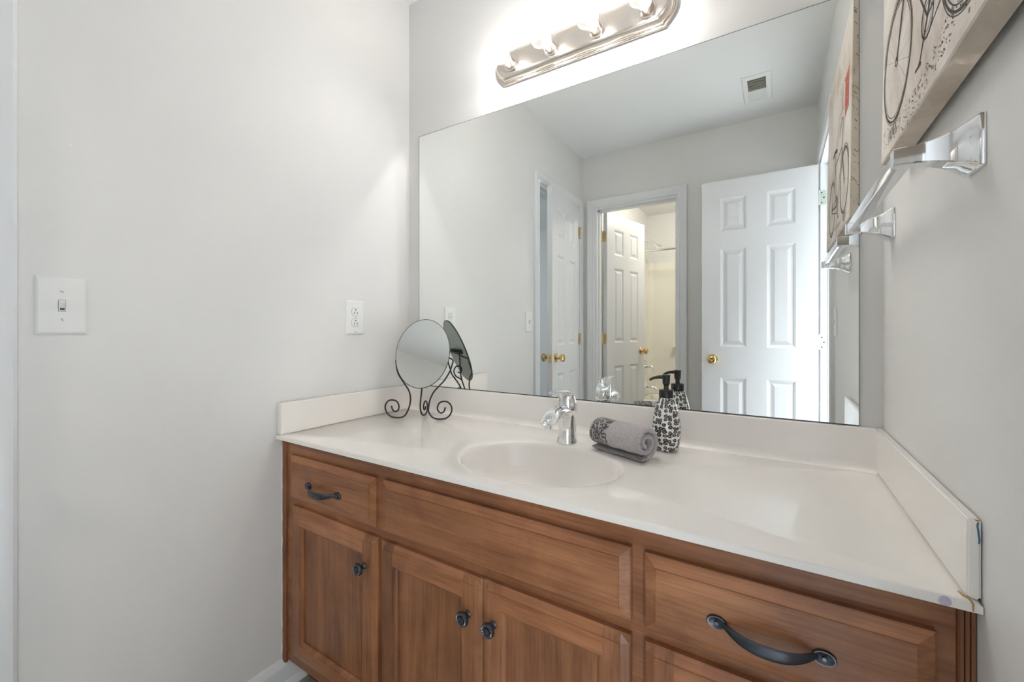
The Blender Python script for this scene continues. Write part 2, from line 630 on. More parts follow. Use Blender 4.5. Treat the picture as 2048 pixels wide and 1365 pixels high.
baseboard('baseboard_left', LY1 + 0.062, -0.460, lambda a, z, c: (a, c, z), 'white baseboard at the foot of the wall left of the vanity')
baseboard('baseboard_front', FX1 + 0.062, XW - 0.001, lambda a, z, c: (c, YF + a, z), 'white baseboard behind the open six-panel door')

# ------------------------------------------------------------------ panelled faces


def face_panels(mb, u0, u1, v0, v1, panels, prof, f, mats=(0, 0), outer=None):
    """front face of a slab with panels cut in; prof = [(inset, depth)...] from each panel's edge inward; outer the same for the slab's own edge"""
    if outer:
        prev = None
        for ins, d in outer:
            ring = [f(u0 + ins, v0 + ins, d), f(u1 - ins, v0 + ins, d), f(u1 - ins, v1 - ins, d), f(u0 + ins, v1 - ins, d)]
            if prev:
                o = len(mb.v)
                mb.v += [tuple(p) for p in prev + ring]
                for j in range(4):
                    k = (j + 1) % 4
                    mb.f.append((o + j, o + k, o + 4 + k, o + 4 + j))
                    mb.m.append(mats[1] if j % 2 == 0 else mats[0])
                    mb.s.append(False)
            prev = ring
        e = outer[-1][0]
        u0, u1, v0, v1, dd = u0 + e, u1 - e, v0 + e, v1 - e, outer[-1][1]
    else:
        dd = 0
    us = sorted({u0, u1} | {p[0] for p in panels} | {p[1] for p in panels})
    vs = sorted({v0, v1} | {p[2] for p in panels} | {p[3] for p in panels})
    for i in range(len(us) - 1):
        for j in range(len(vs) - 1):
            cu, cv = (us[i] + us[i + 1]) / 2, (vs[j] + vs[j + 1]) / 2
            if any(p[0] < cu < p[1] and p[2] < cv < p[3] for p in panels):
                continue
            rail = any(p[0] < cu < p[1] for p in panels)
            mb.add([f(us[i], vs[j], dd), f(us[i + 1], vs[j], dd), f(us[i + 1], vs[j + 1], dd), f(us[i], vs[j + 1], dd)], [(0, 1, 2, 3)], mats[1] if rail else mats[0])
    for (a, bb, c, d) in panels:
        prev = None
        for ins, dep in [(0, dd)] + list(prof):
            ring = [f(a + ins, c + ins, dep), f(bb - ins, c + ins, dep), f(bb - ins, d - ins, dep), f(a + ins, d - ins, dep)]
            if prev:
                o = len(mb.v)
                mb.v += [tuple(p) for p in prev + ring]
                for j in range(4):
                    k = (j + 1) % 4
                    mb.f.append((o + j, o + k, o + 4 + k, o + 4 + j))
                    mb.m.append(mats[1] if j % 2 == 0 else mats[0])
                    mb.s.append(False)
            prev = ring
        mb.add(prev, [(0, 1, 2, 3)], mats[2] if len(mats) > 2 else mats[0])


def slab_sides(mb, u0, u1, v0, v1, d0, d1, f, mat=0, back=True):
    A = [f(u0, v0, d0), f(u1, v0, d0), f(u1, v1, d0), f(u0, v1, d0)]
    B = [f(u0, v0, d1), f(u1, v0, d1), f(u1, v1, d1), f(u0, v1, d1)]
    mb.add(A + B, [(0, 1, 5, 4), (1, 2, 6, 5), (2, 3, 7, 6), (3, 0, 4, 7)], mat)
    if back:
        mb.add(B, [(3, 2, 1, 0)], mat)


# ---- six-panel doors
DOOR_T = 0.035


def knob_set(door, name, base, axis, mat='brass'):
    ax = Vector(axis)
    mb = MB()
    mb.lathe([(0.0, 0), (0.030, 0), (0.031, 0.003), (0.028, 0.007), (0.014, 0.010), (0.0105, 0.016), (0.0105, 0.026), (0.016, 0.031), (0.0245, 0.038),
              (0.0275, 0.047), (0.0265, 0.055), (0.021, 0.060), (0.011, 0.0625), (0.009, 0.0615), (0.0, 0.0615)], base, axis, 28)
    return mb.build(name, mat, door)


def panel_door(name, hinge, ang, label, width=0.606, height=2.045, z0=0.010):
    """hinge edge at hinge (x, y); ang = direction of the leaf from the hinge; the first face is on the left of that direction"""
    d = Vector((math.cos(ang), math.sin(ang), 0))
    nrm = Vector((-d.y, d.x, 0))
    h = Vector((hinge[0], hinge[1], 0))
    t = thing(name, label, 'door', (hinge[0], hinge[1], 0))
    t['kind'] = 'structure'
    w = width
    pl = []
    for a, bb in ((0.105, 0.105 + 0.143), (w - 0.105 - 0.143, w - 0.105)):
        for c, e in ((0.245, 0.822), (1.010, 1.620), (1.728, 1.935)):
            pl.append((a, bb, c, e))
    prof = [(0.010, -0.004), (0.014, -0.0075), (0.022, -0.0075), (0.040, -0.0015)]
    mb = MB()
    f1 = lambda u, v, dd: tuple(h + d * u + nrm * dd + Vector((0, 0, v)))
    f2 = lambda u, v, dd: tuple(h + d * u - nrm * (DOOR_T + dd) + Vector((0, 0, v)))
    face_panels(mb, 0, w, z0, height, pl, prof, f1)
    face_panels(mb, 0, w, z0, height, pl, prof, f2)
    slab_sides(mb, 0, w, z0, height, 0, -DOOR_T, f1, 0, False)
    mb.build('leaf', 'door', t)
    k = h + d * (w - 0.063) + Vector((0, 0, 0.932))
    knob_set(t, 'knob', k, nrm)
    knob_set(t, 'knob', k - nrm * DOOR_T, -nrm)
    lp = h + d * w + Vector((0, 0, 0.932)) - nrm * (DOOR_T / 2)
    mb = MB()
    # latch plate and bolt in the free edge
    vs = []
    for dd in (0, 0.0015):
        for sx, sz in ((-1, -1), (1, -1), (1, 1), (-1, 1)):
            vs.append(lp + d * dd + nrm * (0.0125 * sx) + Vector((0, 0, 0.028 * sz)))
    mb.add(vs, [(0, 1, 2, 3), (4, 5, 6, 7), (0, 1, 5, 4), (1, 2, 6, 5), (2, 3, 7, 6), (3, 0, 4, 7)])
    vs = []
    for dd, wv in ((0.001, 0.006), (0.011, 0.002)):
        for sx, sz in ((-1, -1), (1, -1), (1, 1), (-1, 1)):
            vs.append(lp + d * dd + nrm * (wv * sx) + Vector((0, 0, 0.008 * sz)))
    mb.add(vs, [(0, 1, 2, 3), (4, 5, 6, 7), (0, 1, 5, 4), (1, 2, 6, 5), (2, 3, 7, 6), (3, 0, 4, 7)])
    mb.build('latch', 'brass', t)
    return t, h, d, nrm


def hinge(door, pin, leaf_dirs, mat):
    """barrel at pin plus thin leaves along the given (direction, thickness normal) pairs"""
    for z in (1.865, 1.045, 0.24):
        mb = MB()
        p = Vector((pin[0], pin[1], z))
        for i in range(3):
            mb.lathe([(0.0, 0), (0.006, 0), (0.006, 0.0275), (0.0, 0.0275)], p + Vector((0, 0, -0.042 + i * 0.028)), (0, 0, 1), 14)
        mb.lathe([(0.0, 0), (0.0045, 0.001), (0.004, 0.005), (0.0, 0.0065)], p + Vector((0, 0, 0.042)), (0, 0, 1), 14)
        for dr, nn in leaf_dirs:
            dr, nn = Vector(dr), Vector(nn)
            poly = [(0.0, -0.042), (0.026, -0.042), (0.033, -0.035), (0.033, 0.035), (0.026, 0.042), (0.0, 0.042)]
            mb.rings([[p + dr * a + nn * o_ + Vector((0, 0, c_)) for a, c_ in poly] for o_ in (-0.0002, 0.002)], 0, False, True, True, True)
            for c_, a in ((-0.028, 0.012), (0.0, 0.022), (0.028, 0.012)):
                mb.lathe([(0.0, 0), (0.0042, 0), (0.003, 0.0008), (0.0, 0.0008)], p + dr * a + nn * 0.002 + Vector((0, 0, c_)), nn, 12, 1)
        mb.build('hinge', [mat, 'slot'] if mat != 'brass' else [mat, 'brass'], door)


# open door on the right, folded back parallel to the opposite wall
t3, h3, d3, n3 = panel_door('door_1', (XW - 0.012, -1.695), PI, 'white six-panel door swung fully open, its brass knob facing the mirror', 0.602)
hinge(t3, (XW - 0.006, -1.7005), [((1, 0.0, 0), (0, 1, 0))], 'satin_steel')
# left door, nearly closed
aL = R(90 - 6.5)
t1, h1, d1, n1 = panel_door('door_2', (-0.022, LY0 + 0.018), aL, 'white six-panel door standing slightly ajar at the bedroom doorway', 0.606, 2.050)
hinge(t1, (0.017, LY0 + 0.012), [((0.1, 0.99, 0), (0.99, -0.1, 0))], 'brass')
# tub-room door, opened inward
aT = R(-76)
pT = (FX0 + 0.018, YF - T - 0.006)
t2, h2, d2, n2 = panel_door('door_3', (pT[0] + 0.0405, pT[1] + 0.007), aT, 'white six-panel door opened inward in front of the bathtub', 0.590, 2.055)
hinge(t2, pT, [((0.97, 0.24, 0), (-0.24, 0.97, 0))], 'brass')

# ------------------------------------------------------------------ vanity cabinet
YC = -0.530           # face-frame plane
YD = -0.550           # front of doors and drawers
van = thing('vanity_cabinet', 'brown maple bathroom vanity cabinet under the white worktop', 'cabinet', (0.76, -0.27, 0))
mb = MB()
mb.box(0.020, 1.500, YC, YC + 0.019, 0.087, 0.774, 0)
mb.build('face_frame', 'wood_x', van)
mb = MB()
mb.box(0.002, 0.018, YC + 0.002, -0.002, 0.087, 0.774).box(1.500, XW - 0.001, YC + 0.002, -0.002, 0.087, 0.774).box(0.018, 1.500, YC + 0.019, -0.002, 0.087, 0.103)
mb.build('carcass', 'wood_z', van)
for x0, x1 in ((0.0005, 0.0195), (1.5005, 1.5165)):
    w = x1 - x0
    prof = [(0, 0), (0, -0.006), (w * .10, -0.008), (w * .28, -0.008), (w * .33, -0.003), (w * .38, -0.008), (w * .60, -0.008), (w * .65, -0.003), (w * .70, -0.008), (w * .9, -0.008), (w, -0.006), (w, 0)]
    mb = MB()
    mb.extrude(prof, 0.080, 0.774, lambda a, d, z, x0=x0: (x0 + a, YC + d, z))
    mb.build('fluted_filler', 'wood_z', van)
mb = MB()
pts = [(0.0012 + 0.0006 * math.sin(i * 2.1), YC - 0.0075 - 0.0012 * math.sin(i * 1.3 + 1), 0.10 + i * 0.0225) for i in range(30)]
mb.tube(pts, [0.0016 + 0.0009 * math.sin(i * 1.7) for i in range(30)], 6)
mb.build('caulk_bead', 'caulk', van)
mb = MB().box(0.028, XW - 0.001, -0.470, -0.455, 0.0, 0.087)
mb.build('toe_kick', 'wood_dark', van)

FF = lambda u, v, dd: (u, YD - dd, v)


def slab_front(name, u0, u1, v0, v1):
    mb = MB()
    face_panels(mb, u0, u1, v0, v1, [], [], FF, (0, 1, 0), outer=[(0, -0.009), (0.002, -0.0075), (0.019, -0.0022), (0.0195, 0.0)])
    slab_sides(mb, u0, u1, v0, v1, -0.009, -0.020, FF, 0)
    return mb.build(name, ['wood_x', 'wood_rail'], van)


def pull(parent, xc, zc):
    mb = MB()
    for s in (-1, 1):
        x = xc + s * 0.064
        oval = lambda r: [(x + s * 0.003 + r * 0.0145 * math.cos(2 * PI * k / 24), YD, zc + r * 0.0105 * math.sin(2 * PI * k / 24)) for k in range(24)]
        rg = []
        for r, d in ((1.0, 0.0), (1.0, 0.003), (0.92, 0.0045), (0.80, 0.0045), (0.72, 0.0035)):
            rg.append([(p[0], p[1] - d, p[2]) for p in oval(r)])
        mb.rings(rg, 0, True, True, True, True, mats=[0, 0, 1, 0])
        mb.lathe([(0, 0), (0.0030, 0), (0.0030, 0.002), (0.0024, 0.0028), (0, 0.0028)], (x + s * 0.003, YD - 0.0032, zc), (0, -1, 0), 16, 1)
    n = 24
    pts, rad = [], []
    for i in range(n + 1):
        t = i / n
        a = -1 + 2 * t
        out = 0.026 * (1 - abs(a) ** 2.6) + 0.002
        drop = -0.004 * (1 - a * a)
        pts.append((xc + a * 0.058, YD - out, zc + drop))
        wv = 0.0040 + 0.0056 * (1 - abs(a) ** 2.4)
        rad.append((wv, 0.0030))
    mb.tube(pts, rad, 14, 0, up=(0, 1, 0))
    return mb.build('pull_handle', ['pewter', 'pewter_edge'], parent, sharp=50)


def cab_knob(parent, x, z):
    mb = MB()
    mb.lathe([(0, 0), (0.0085, 0), (0.0085, 0.002), (0.0058, 0.004), (0.0050, 0.011), (0.0075, 0.014), (0.0140, 0.0165), (0.0158, 0.0195), (0.0155, 0.0225),
              (0.0138, 0.0250), (0.0115, 0.0250), (0.0105, 0.0240), (0.0080, 0.0240), (0.0072, 0.0268), (0.0045, 0.0280), (0, 0.0283)], (x, YD, z), (0, -1, 0), 28)
    for k in range(16):                       # rope ring
        a = 2 * PI * k / 16
        p = Vector((x + 0.0128 * math.cos(a), YD - 0.0250, z + 0.0128 * math.sin(a)))
        q = Vector((x + 0.0104 * math.cos(a + 0.3), YD - 0.0246, z + 0.0104 * math.sin(a + 0.3)))
        mb.tube([p + (p - q) * .25, (p + q) / 2 + Vector((0, -0.0008, 0)), q - (p - q) * .25], [0.0007, 0.0013, 0.0007], 6, 1)
    return mb.build('knob', ['pewter', 'pewter_edge'], parent, sharp=50)


def cab_door(u0, u1, v0, v1, knob_x=None, knob_z=None):
    mb = MB()
    sw, e = 0.049, 0.017
    OUT = [(0, -0.009), (0.002, -0.0075), (0.0165, -0.0014), (0.017, 0.0)]
    # stiles: run the full height
    for a, bb, left in ((u0, u0 + sw, True), (u1 - sw, u1, False)):
        prof = [(0.0, -0.020)] + OUT + [(sw, 0.0), (sw, -0.020)]
        ring = lambda z, dz: [FF(a + i if left else bb - i, z, d if dz is None else min(d, dz)) for i, d in prof]
        rs = [ring(v0, -0.009), ring(v0 + 0.002, -0.0075), ring(v0 + 0.0165, -0.0014), ring(v0 + 0.017, None), ring(v1 - 0.017, None), ring(v1 - 0.0165, -0.0014), ring(v1 - 0.002, -0.0075), ring(v1, -0.009)]
        mb.rings(rs, 0, False, True, True, True)
    # rails between the stiles
    for c, d_, up in ((v0, v0 + sw, False), (v1 - sw, v1, True)):
        prof = [(0.0, -0.020)] + OUT + [(sw, 0.0), (sw, -0.020)]
        pr = lambda x: [FF(x, (d_ - i) if up else (c + i), dd) for i, dd in prof]
        mb.rings([pr(u0 + sw), pr(u1 - sw)], 1, False, True, True, True)
    # inner bead and flat panel
    A = (u0 + sw, u1 - sw, v0 + sw, v1 - sw)
    prev = None
    for ins, dep in ((0.0, 0.0), (0.001, -0.0025), (0.006, -0.0040), (0.0105, -0.0085), (0.0105, -0.0125)):
        ring = [FF(A[0] + ins, A[2] + ins, dep), FF(A[1] - ins, A[2] + ins, dep), FF(A[1] - ins, A[3] - ins, dep), FF(A[0] + ins, A[3] - ins, dep)]
        if prev:
            mb.add(prev + ring, [(j, (j + 1) % 4, 4 + (j + 1) % 4, 4 + j) for j in range(4)], 0)
        prev = ring
    mb.add(prev, [(0, 1, 2, 3)], 2)
    o = mb.build('door', ['wood_z', 'wood_rail', 'wood_panel'], van)
    if knob_x:
        cab_knob(o, knob_x, knob_z)
    return o


dr = slab_front('drawer', 0.0545, 0.4385, 0.604, 0.7335)
pull(dr, 0.2275, 0.6600)
slab_front('false_drawer_front', 0.4650, 1.0950, 0.606, 0.7345)
dr = slab_front('drawer', 1.1190, 1.4800, 0.604, 0.7330)
pull(dr, 1.2985, 0.6605)
cab_door(0.0625, 0.4455, 0.1265, 0.5815, 0.4045, 0.5015)
cab_door(0.4590, 0.7765, 0.1265, 0.5800, 0.7440, 0.4985)
cab_door(0.7785, 1.0945, 0.1265, 0.5815, 0.8110, 0.4995)
cab_door(1.1190, 1.4800, 0.1265, 0.5820, 1.1600, 0.4995)

# ------------------------------------------------------------------ worktop with integral basin
top = thing('vanity_worktop', 'glossy off-white one-piece worktop with an oval basin and splash edges', 'worktop', (0.76, -0.28, 0.775))
BX, BY, BA, BB = 0.805, -0.350, 0.207, 0.158
X0, X1, Y0, Y1 = 0.001, XW - 0.001, -0.558, -0.001
angs = sorted([2 * PI * k / 120 for k in range(120)] + [math.atan2(y - BY, x - BX) % (2 * PI) for x in (X0, X1) for y in (Y0, Y1)])


def rect_pt(a, x0, x1, y0, y1):
    c, s = math.cos(a), math.sin(a)
    t = 1e9
    if c > 1e-9:
        t = min(t, (x1 - BX) / c)
    if c < -1e-9:
        t = min(t, (x0 - BX) / c)
    if s > 1e-9:
        t = min(t, (y1 - BY) / s)
    if s < -1e-9:
        t = min(t, (y0 - BY) / s)
    return BX + c * t, BY + s * t


def ell(a, k):
    # same direction as the ray so that the rings stay aligned
    c, s = math.cos(a), math.sin(a)
    r = 1 / math.sqrt((c / BA) ** 2 + (s / BB) ** 2)
    return BX + c * r * k, BY + s * r * k


rs = []
ZBOT = 0.775
for ins, z in ((0.004, ZBOT), (0.0, ZBOT + 0.002), (0.0, ZC - 0.004), (0.0012, ZC - 0.0012), (0.004, ZC)):
    rs.append([(*rect_pt(a, X0 + ins, X1 - ins, Y0 + ins, Y1 - ins), z) for a in angs])
outer_dish = [(1.16, 0.0), (1.10, -0.0004), (1.06, -0.0010)]
for k, z in outer_dish:
    pts = []
    for a in angs:
        p = ell(a, k)
        q = rect_pt(a, X0 + 0.012, X1 - 0.012, Y0 + 0.012, Y1 - 0.012)
        if math.hypot(p[0] - BX, p[1] - BY) > math.hypot(q[0] - BX, q[1] - BY):
            p = q
        pts.append((*p, ZC + z))
    rs.append(pts)
mats = [0] * (len(rs) - 1)
for k, z in ((1.035, -0.0018), (1.015, -0.0035), (1.0, -0.0075), (0.985, -0.014), (0.965, -0.024), (0.93, -0.040), (0.87, -0.062), (0.78, -0.084), (0.66, -0.103), (0.5, -0.119), (0.33, -0.128), (0.2, -0.132), (0.11, -0.134)):
    rs.append([(*ell(a, k), ZC + z) for a in angs])
    mats.append(0)
mb = MB()
mb.rings(rs, 0, True, True, False, True, mats)
mb.build('slab', ['marble'], top, sharp=60)
# back splash with cove
prof = [(0.0, ZC - 0.002), (-0.038, ZC - 0.0006), (-0.029, ZC + 0.0018), (-0.0235, ZC + 0.0062), (-0.020, ZC + 0.0125), (-0.0185, ZC + 0.020), (-0.0180, ZB - 0.004), (-0.0168, ZB - 0.0012), (-0.014, ZB), (0.0, ZB)]
mb = MB()
mb.extrude([(y - 0.0005, z) for y, z in prof], 0.019, 1.5015, lambda a, z, x: (x, a, z), 0, True)
mb.build('backsplash', 'marble', top, sharp=40)


def side_splash(xi_b, xi_f, xo):
    mb = MB()
    bm = bmesh.new()
    vs = []
    for y, xi in ((-0.001, xi_b), (-0.5535, xi_f)):
        for x in (xi, xo):
            for z in (ZC + 0.0002, ZB):
                vs.append(bm.verts.new((x, y, z)))
    for f in ((0, 1, 3, 2), (4, 6, 7, 5), (0, 4, 5, 1), (2, 3, 7, 6), (0, 2, 6, 4), (1, 5, 7, 3)):
        bm.faces.new([vs[i] for i in f])
    bmesh.ops.recalc_face_normals(bm, faces=bm.faces)
    bmesh.ops.bevel(bm, geom=bm.edges[:], offset=0.0025, segments=3, affect='EDGES')
    mb.bm(bm, 0, True)
    return mb


mb = side_splash(0.0185, 0.0215, 0.001)
mb.build('side_splash', 'marble', top)
mb = side_splash(1.5015, 1.5035, XW - 0.001)
# crayon mark and rust at the front end
pts = [(1.5128, 0.8835), (1.5122, 0.879), (1.5130, 0.873), (1.5134, 0.868), (1.5140, 0.863), (1.5136, 0.858)]
for i in range(len(pts) - 1):
    (a, c), (a2, c2) = pts[i], pts[i + 1]
    mb.add([(a - 0.0009, -0.5537, c), (a + 0.0009, -0.5537, c), (a2 + 0.0009, -0.5537, c2), (a2 - 0.0009, -0.5537, c2)], [(0, 1, 2, 3)], 1)
mb.add([(1.5090, -0.5537, 0.8862), (1.5150, -0.5537, 0.8862), (1.5135, -0.5537, 0.8840), (1.5110, -0.5537, 0.8850)], [(0, 1, 2, 3)], 2)
mb.build('side_splash', ['marble', 'blue_mark', 'rust'], top)
mb = MB()
mb.tube([(1.4995, -0.540, ZC + .0008), (1.5015, -0.549, ZC + .0008), (1.5060, -0.5555, ZC), (1.5075, -0.5583, ZC - 0.003), (1.5075, -0.5585, ZC - 0.012)], [0.0006, 0.0012, 0.0012, 0.001, 0.0005], 8)
mb.build('rust_streak', 'rust', top)
mb = MB()
mb.rings([[(1.4835 + r * 0.0062 * math.cos(2 * PI * k / 20) * (1.1 if math.sin(2 * PI * k / 20) < 0 else 0.9), -0.5584 - 0.00005, 0.7832 + r * 0.0058 * math.sin(2 * PI * k / 20)) for k in range(20)] for r in (1.0, 0.5, 0.01)], 0, False)
mb.build('violet_stain', 'purple_mark', top)
# drain
mb = MB()
mb.lathe([(0.0, 0.001), (0.010, 0.001), (0.0105, -0.002), (0.016, -0.002), (0.018, 0.0015), (0.0225, 0.0012), (0.0235, 0.0)], (BX, BY, ZC - 0.1335), (0, 0, 1), 32)
mb.build('drain', 'chrome', top)

# ------------------------------------------------------------------ wall mirror
mir = thing('vanity_mirror', 'large frameless mirror standing on the back splash', 'mirror', (0.768, -0.004, ZB))
mb = MB()
ZM1 = 1.908
x0, x1 = 0.0629, 1.4731
mb.add([(x0, -0.006, ZB + .001), (x1, -0.006, ZB + .001), (x1, -0.006, ZM1), (x0, -0.006, ZM1)], [(0, 1, 2, 3)], 0)
E_ = [(x0, -0.006, ZB + .001), (x1, -0.006, ZB + .001), (x1, -0.006, ZM1), (x0, -0.006, ZM1), (x0, -0.0008, ZB + .001), (x1, -0.0008, ZB + .001), (x1, -0.0008, ZM1), (x0, -0.0008, ZM1)]
mb.add(E_, [(0, 1, 5, 4), (1, 2, 6, 5), (2, 3, 7, 6), (3, 0, 4, 7), (4, 5, 6, 7)], 1)
e = 0.0011                                   # dark arris all round
mb.add([(x0, -0.0062, ZB + .001), (x1, -0.0062, ZB + .001), (x1, -0.0062, ZM1), (x0, -0.0062, ZM1),
        (x0 + e, -0.0062, ZB + .001 + 2 * e), (x1 - e, -0.0062, ZB + .001 + 2 * e), (x1 - e, -0.0062, ZM1 - e), (x0 + e, -0.0062, ZM1 - e)],
       [(0, 1, 5, 4), (1, 2, 6, 5), (2, 3, 7, 6), (3, 0, 4, 7)], 1)
mb.build('mirror_glass', ['mirror', 'mirror_edge'], mir)

# ------------------------------------------------------------------ light bar
bar = thing('vanity_light_bar', 'brushed nickel light bar with four clear globe bulbs above the mirror', 'light fixture', (0.7585, 0, 2.046))
BXC, BZC = 0.7585, 2.046


def bar_outline(hw, hh, arc, n=18):
    """rectangle with bulging ends and small notched corners"""
    pts = []
    k = 0.0065
    for side in (1, -1):
        arcp = []
        hy = hh - k
        for i in range(n + 1):
            z = -hy + 2 * hy * i / n
            arcp.append((side * (hw - arc * (z / hy) ** 2), side * z))
        # notch corners: lead in from the straight run
        pts.append((side * (hw - arc - 0.003), -side * hh))
        pts += arcp
        pts.append((side * (hw - arc - 0.003), side * hh))
    return pts


mb = MB()
rs = []
for ins, d in ((0, 0.0008), (0, 0.0075), (0.0015, 0.0090), (0.0050, 0.0095), (0.0065, 0.0085), (0.0072, 0.0115), (0.0088, 0.0135), (0.0110, 0.0140), (0.0125, 0.0180), (0.0150, 0.0230), (0.0190, 0.0272), (0.0240, 0.0292), (0.0265, 0.0295)):
    rs.append([(BXC + a, -d, BZC + c) for a, c in bar_outline(0.3140 - ins, 0.0590 - ins, 0.030)])
mb.rings(rs, 0, True, True, True, True)
mb.build('backplate', 'nickel', bar, sharp=28)
bxs = [0.5245, 0.6805, 0.8365, 0.9925]
BYC, BZ = -0.1005, 2.0400
for i, bx in enumerate(bxs):
    mb = MB()
    mb.lathe([(0.0205, 0.029), (0.0245, 0.029), (0.0245, 0.031), (0.0200, 0.0325), (0.0200, 0.0595), (0.0192, 0.0605), (0.0175, 0.0605), (0.0172, 0.045), (0, 0.045)], (bx, 0, BZ), (0, -1, 0), 36, 0, False, False)
    if i == 3:
        for a in (0.3, -0.6):
            mb.lathe([(0, 0), (0.0016, 0), (0.0012, 0.0012), (0, 0.0014)], (bx - 0.0235 * math.cos(a), -0.031 - 0.002, BZ - 0.0225 * abs(math.cos(a))), (0, -1, 0), 8)
    so = mb.build('socket', 'nickel', bar)
    mb = MB()
    prof = []
    r = 0.0362
    cz = 0.1005 - 0.0
    nseg = 26
    a0 = math.acos(0.0145 / r)
    prof.append((0.0135, 0.046))
    prof.append((0.0138, cz - r * math.sin(a0) - 0.002))
    for k in range(nseg + 1):
        a = -a0 + (a0 + PI / 2) * k / nseg
        prof.append((r * math.cos(a), cz + r * math.sin(a)))
    mb.lathe(prof, (bx, 0, BZ), (0, -1, 0), 36, 0, False, False)
    bu = mb.build('bulb', 'bulb_glass', bar)
    mb = MB()
    prof = [(0.0110 * math.cos(a), 0.0115 * math.sin(a)) for a in [-PI / 2 + PI * k / 14 for k in range(15)]]
    mb.lathe(prof, (bx, -0.1005, BZ), (0, -1, 0), 24, 0, False, False)
    mb.build('glowing_core', 'glow', bu)
    mb = MB()
    mb.lathe([(0.0, 0.046), (0.010, 0.046), (0.010, 0.060), (0.004, 0.064), (0.0035, 0.082), (0, 0.082)], (bx, 0, BZ), (0, -1, 0), 16)
    mb.build('stem', 'plastic', bu)

# ------------------------------------------------------------------ faucet
fx, fy = 0.797, -0.157
fau = thing('faucet', 'chrome single-lever faucet at the back of the basin', 'faucet', (fx, fy, ZC))


def sec(cy_, cz_, ry, rx, tilt, n=28):
    """ellipse centred in the x = fx plane; tilt 0 = horizontal ring, 90 = ring facing forward"""
    c, s = math.cos(R(tilt)), math.sin(R(tilt))
    return [(fx + rx * math.cos(2 * PI * k / n), fy - cy_ - ry * math.sin(2 * PI * k / n) * c, ZC + cz_ + ry * math.sin(2 * PI * k / n) * s) for k in range(n)]


mb = MB()
rs = [sec(0.0, 0.0003, 0.0300, 0.0300, 0), sec(0.0, 0.003, 0.0302, 0.0302, 0), sec(0.0, 0.005, 0.0288, 0.0288, 0), sec(-0.001, 0.02, 0.0272, 0.0270, 0),
      sec(-0.002, 0.040, 0.0262, 0.0255, 6), sec(-0.001, 0.058, 0.0262, 0.0248, 16), sec(0.004, 0.076, 0.0255, 0.0245, 34), sec(0.016, 0.089, 0.0225, 0.0242, 55),
      sec(0.034, 0.0955, 0.0185, 0.0238, 74), sec(0.056, 0.0970, 0.0165, 0.0238, 86), sec(0.077, 0.0955, 0.0164, 0.0238, 96), sec(0.096, 0.0915, 0.0168, 0.0236, 108),
      sec(0.111, 0.0850, 0.0170, 0.0226, 126), sec(0.121, 0.0780, 0.0150, 0.0200, 148), sec(0.1235, 0.0730, 0.0125, 0.0165, 166), sec(0.1225, 0.0700, 0.0100, 0.0120, 178)]
mb.rings(rs, 0, True, True, True, True)
mb.build('spout_body', 'chrome', fau, sharp=60)
mb = MB()
mb.lathe([(0.0, 0.0), (0.0105, 0.0), (0.0112, 0.001), (0.0112, 0.011), (0.0, 0.012)], (fx, fy - 0.1215, ZC + 0.0600), (0, 0, 1), 24)
mb.build('aerator', 'chrome', fau)
mb = MB()
rs = []
# dome of the handle, leaning back, drawn out into a lever
for cy_, cz_, ry, rx, ti in ((-0.004, 0.0885, 0.0262, 0.0255, 14), (-0.004, 0.0915, 0.0276, 0.0268, 14), (-0.004, 0.0965, 0.0280, 0.0272, 14), (-0.005, 0.108, 0.0278, 0.0270, 12),
                           (-0.003, 0.122, 0.0260, 0.0256, 16), (0.004, 0.134, 0.0225, 0.0235, 30), (0.018, 0.1425, 0.0150, 0.0205, 62), (0.036, 0.1485, 0.0075, 0.0170, 92), (0.058, 0.1520, 0.0045, 0.0140, 88),
                           (0.080, 0.1530, 0.0034, 0.0115, 88), (0.098, 0.1525, 0.0028, 0.0098, 88), (0.106, 0.1520, 0.0015, 0.0060, 88)):
    rs.append(sec(cy_, cz_, ry, rx, ti))
mb.rings(rs, 0, True, True, True, True)
mb.build('lever_handle', 'chrome', fau, sharp=60)
mb = MB()
mb.lathe([(0.0, 0.0), (0.0040, 0.0), (0.0040, 0.0012), (0, 0.0016)], (fx + 0.0215, fy - 0.0165, ZC + 0.112), (0.8, -0.62, 0.1), 16)
mb.build('temperature_button', 'plastic', fau)

# ------------------------------------------------------------------ soap dispenser
sx, sy = 1.056, -0.083
soap = thing('soap_dispenser', 'leopard-spotted soap dispenser with a black pump by the rolled towel', 'soap dispenser', (sx, sy, ZC))
mb = MB()
mb.lathe([(0.0, 0.0003), (0.0275, 0.0003), (0.0300, 0.002), (0.0325, 0.010), (0.0355, 0.026), (0.0372, 0.045), (0.0368, 0.065), (0.0345, 0.085), (0.0305, 0.105), (0.0260, 0.122), (0.0215, 0.136), (0.0185, 0.1405), (0, 0.1405)],
         (sx, sy, ZC), (0, 0, 1), 48)
mb.build('bottle', 'leopard', soap, sharp=60)
mb = MB()
mb.lathe([(0, 0.1408), (0.0186, 0.1408), (0.0190, 0.142), (0.0188, 0.160), (0.0178, 0.1615), (0.0085, 0.162), (0.0080, 0.163), (0, 0.163)], (sx, sy, ZC), (0, 0, 1), 36)
mb.build('collar', 'black_plastic', soap)
mb = MB()
mb.lathe([(0.0066, 0.163), (0.0066, 0.173), (0.0085, 0.175), (0.0095, 0.179), (0.0105, 0.198), (0.0108, 0.2005), (0.0095, 0.2022), (0, 0.2024)], (sx, sy, ZC), (0, 0, 1), 28)
dx, dy = -0.985, -0.17
pts = [(sx + dx * a, sy + dy * a, ZC + z) for a, z in ((0.002, 0.1955), (0.012, 0.1955), (0.022, 0.1945), (0.032, 0.192), (0.039, 0.1885), (0.0425, 0.1855))]
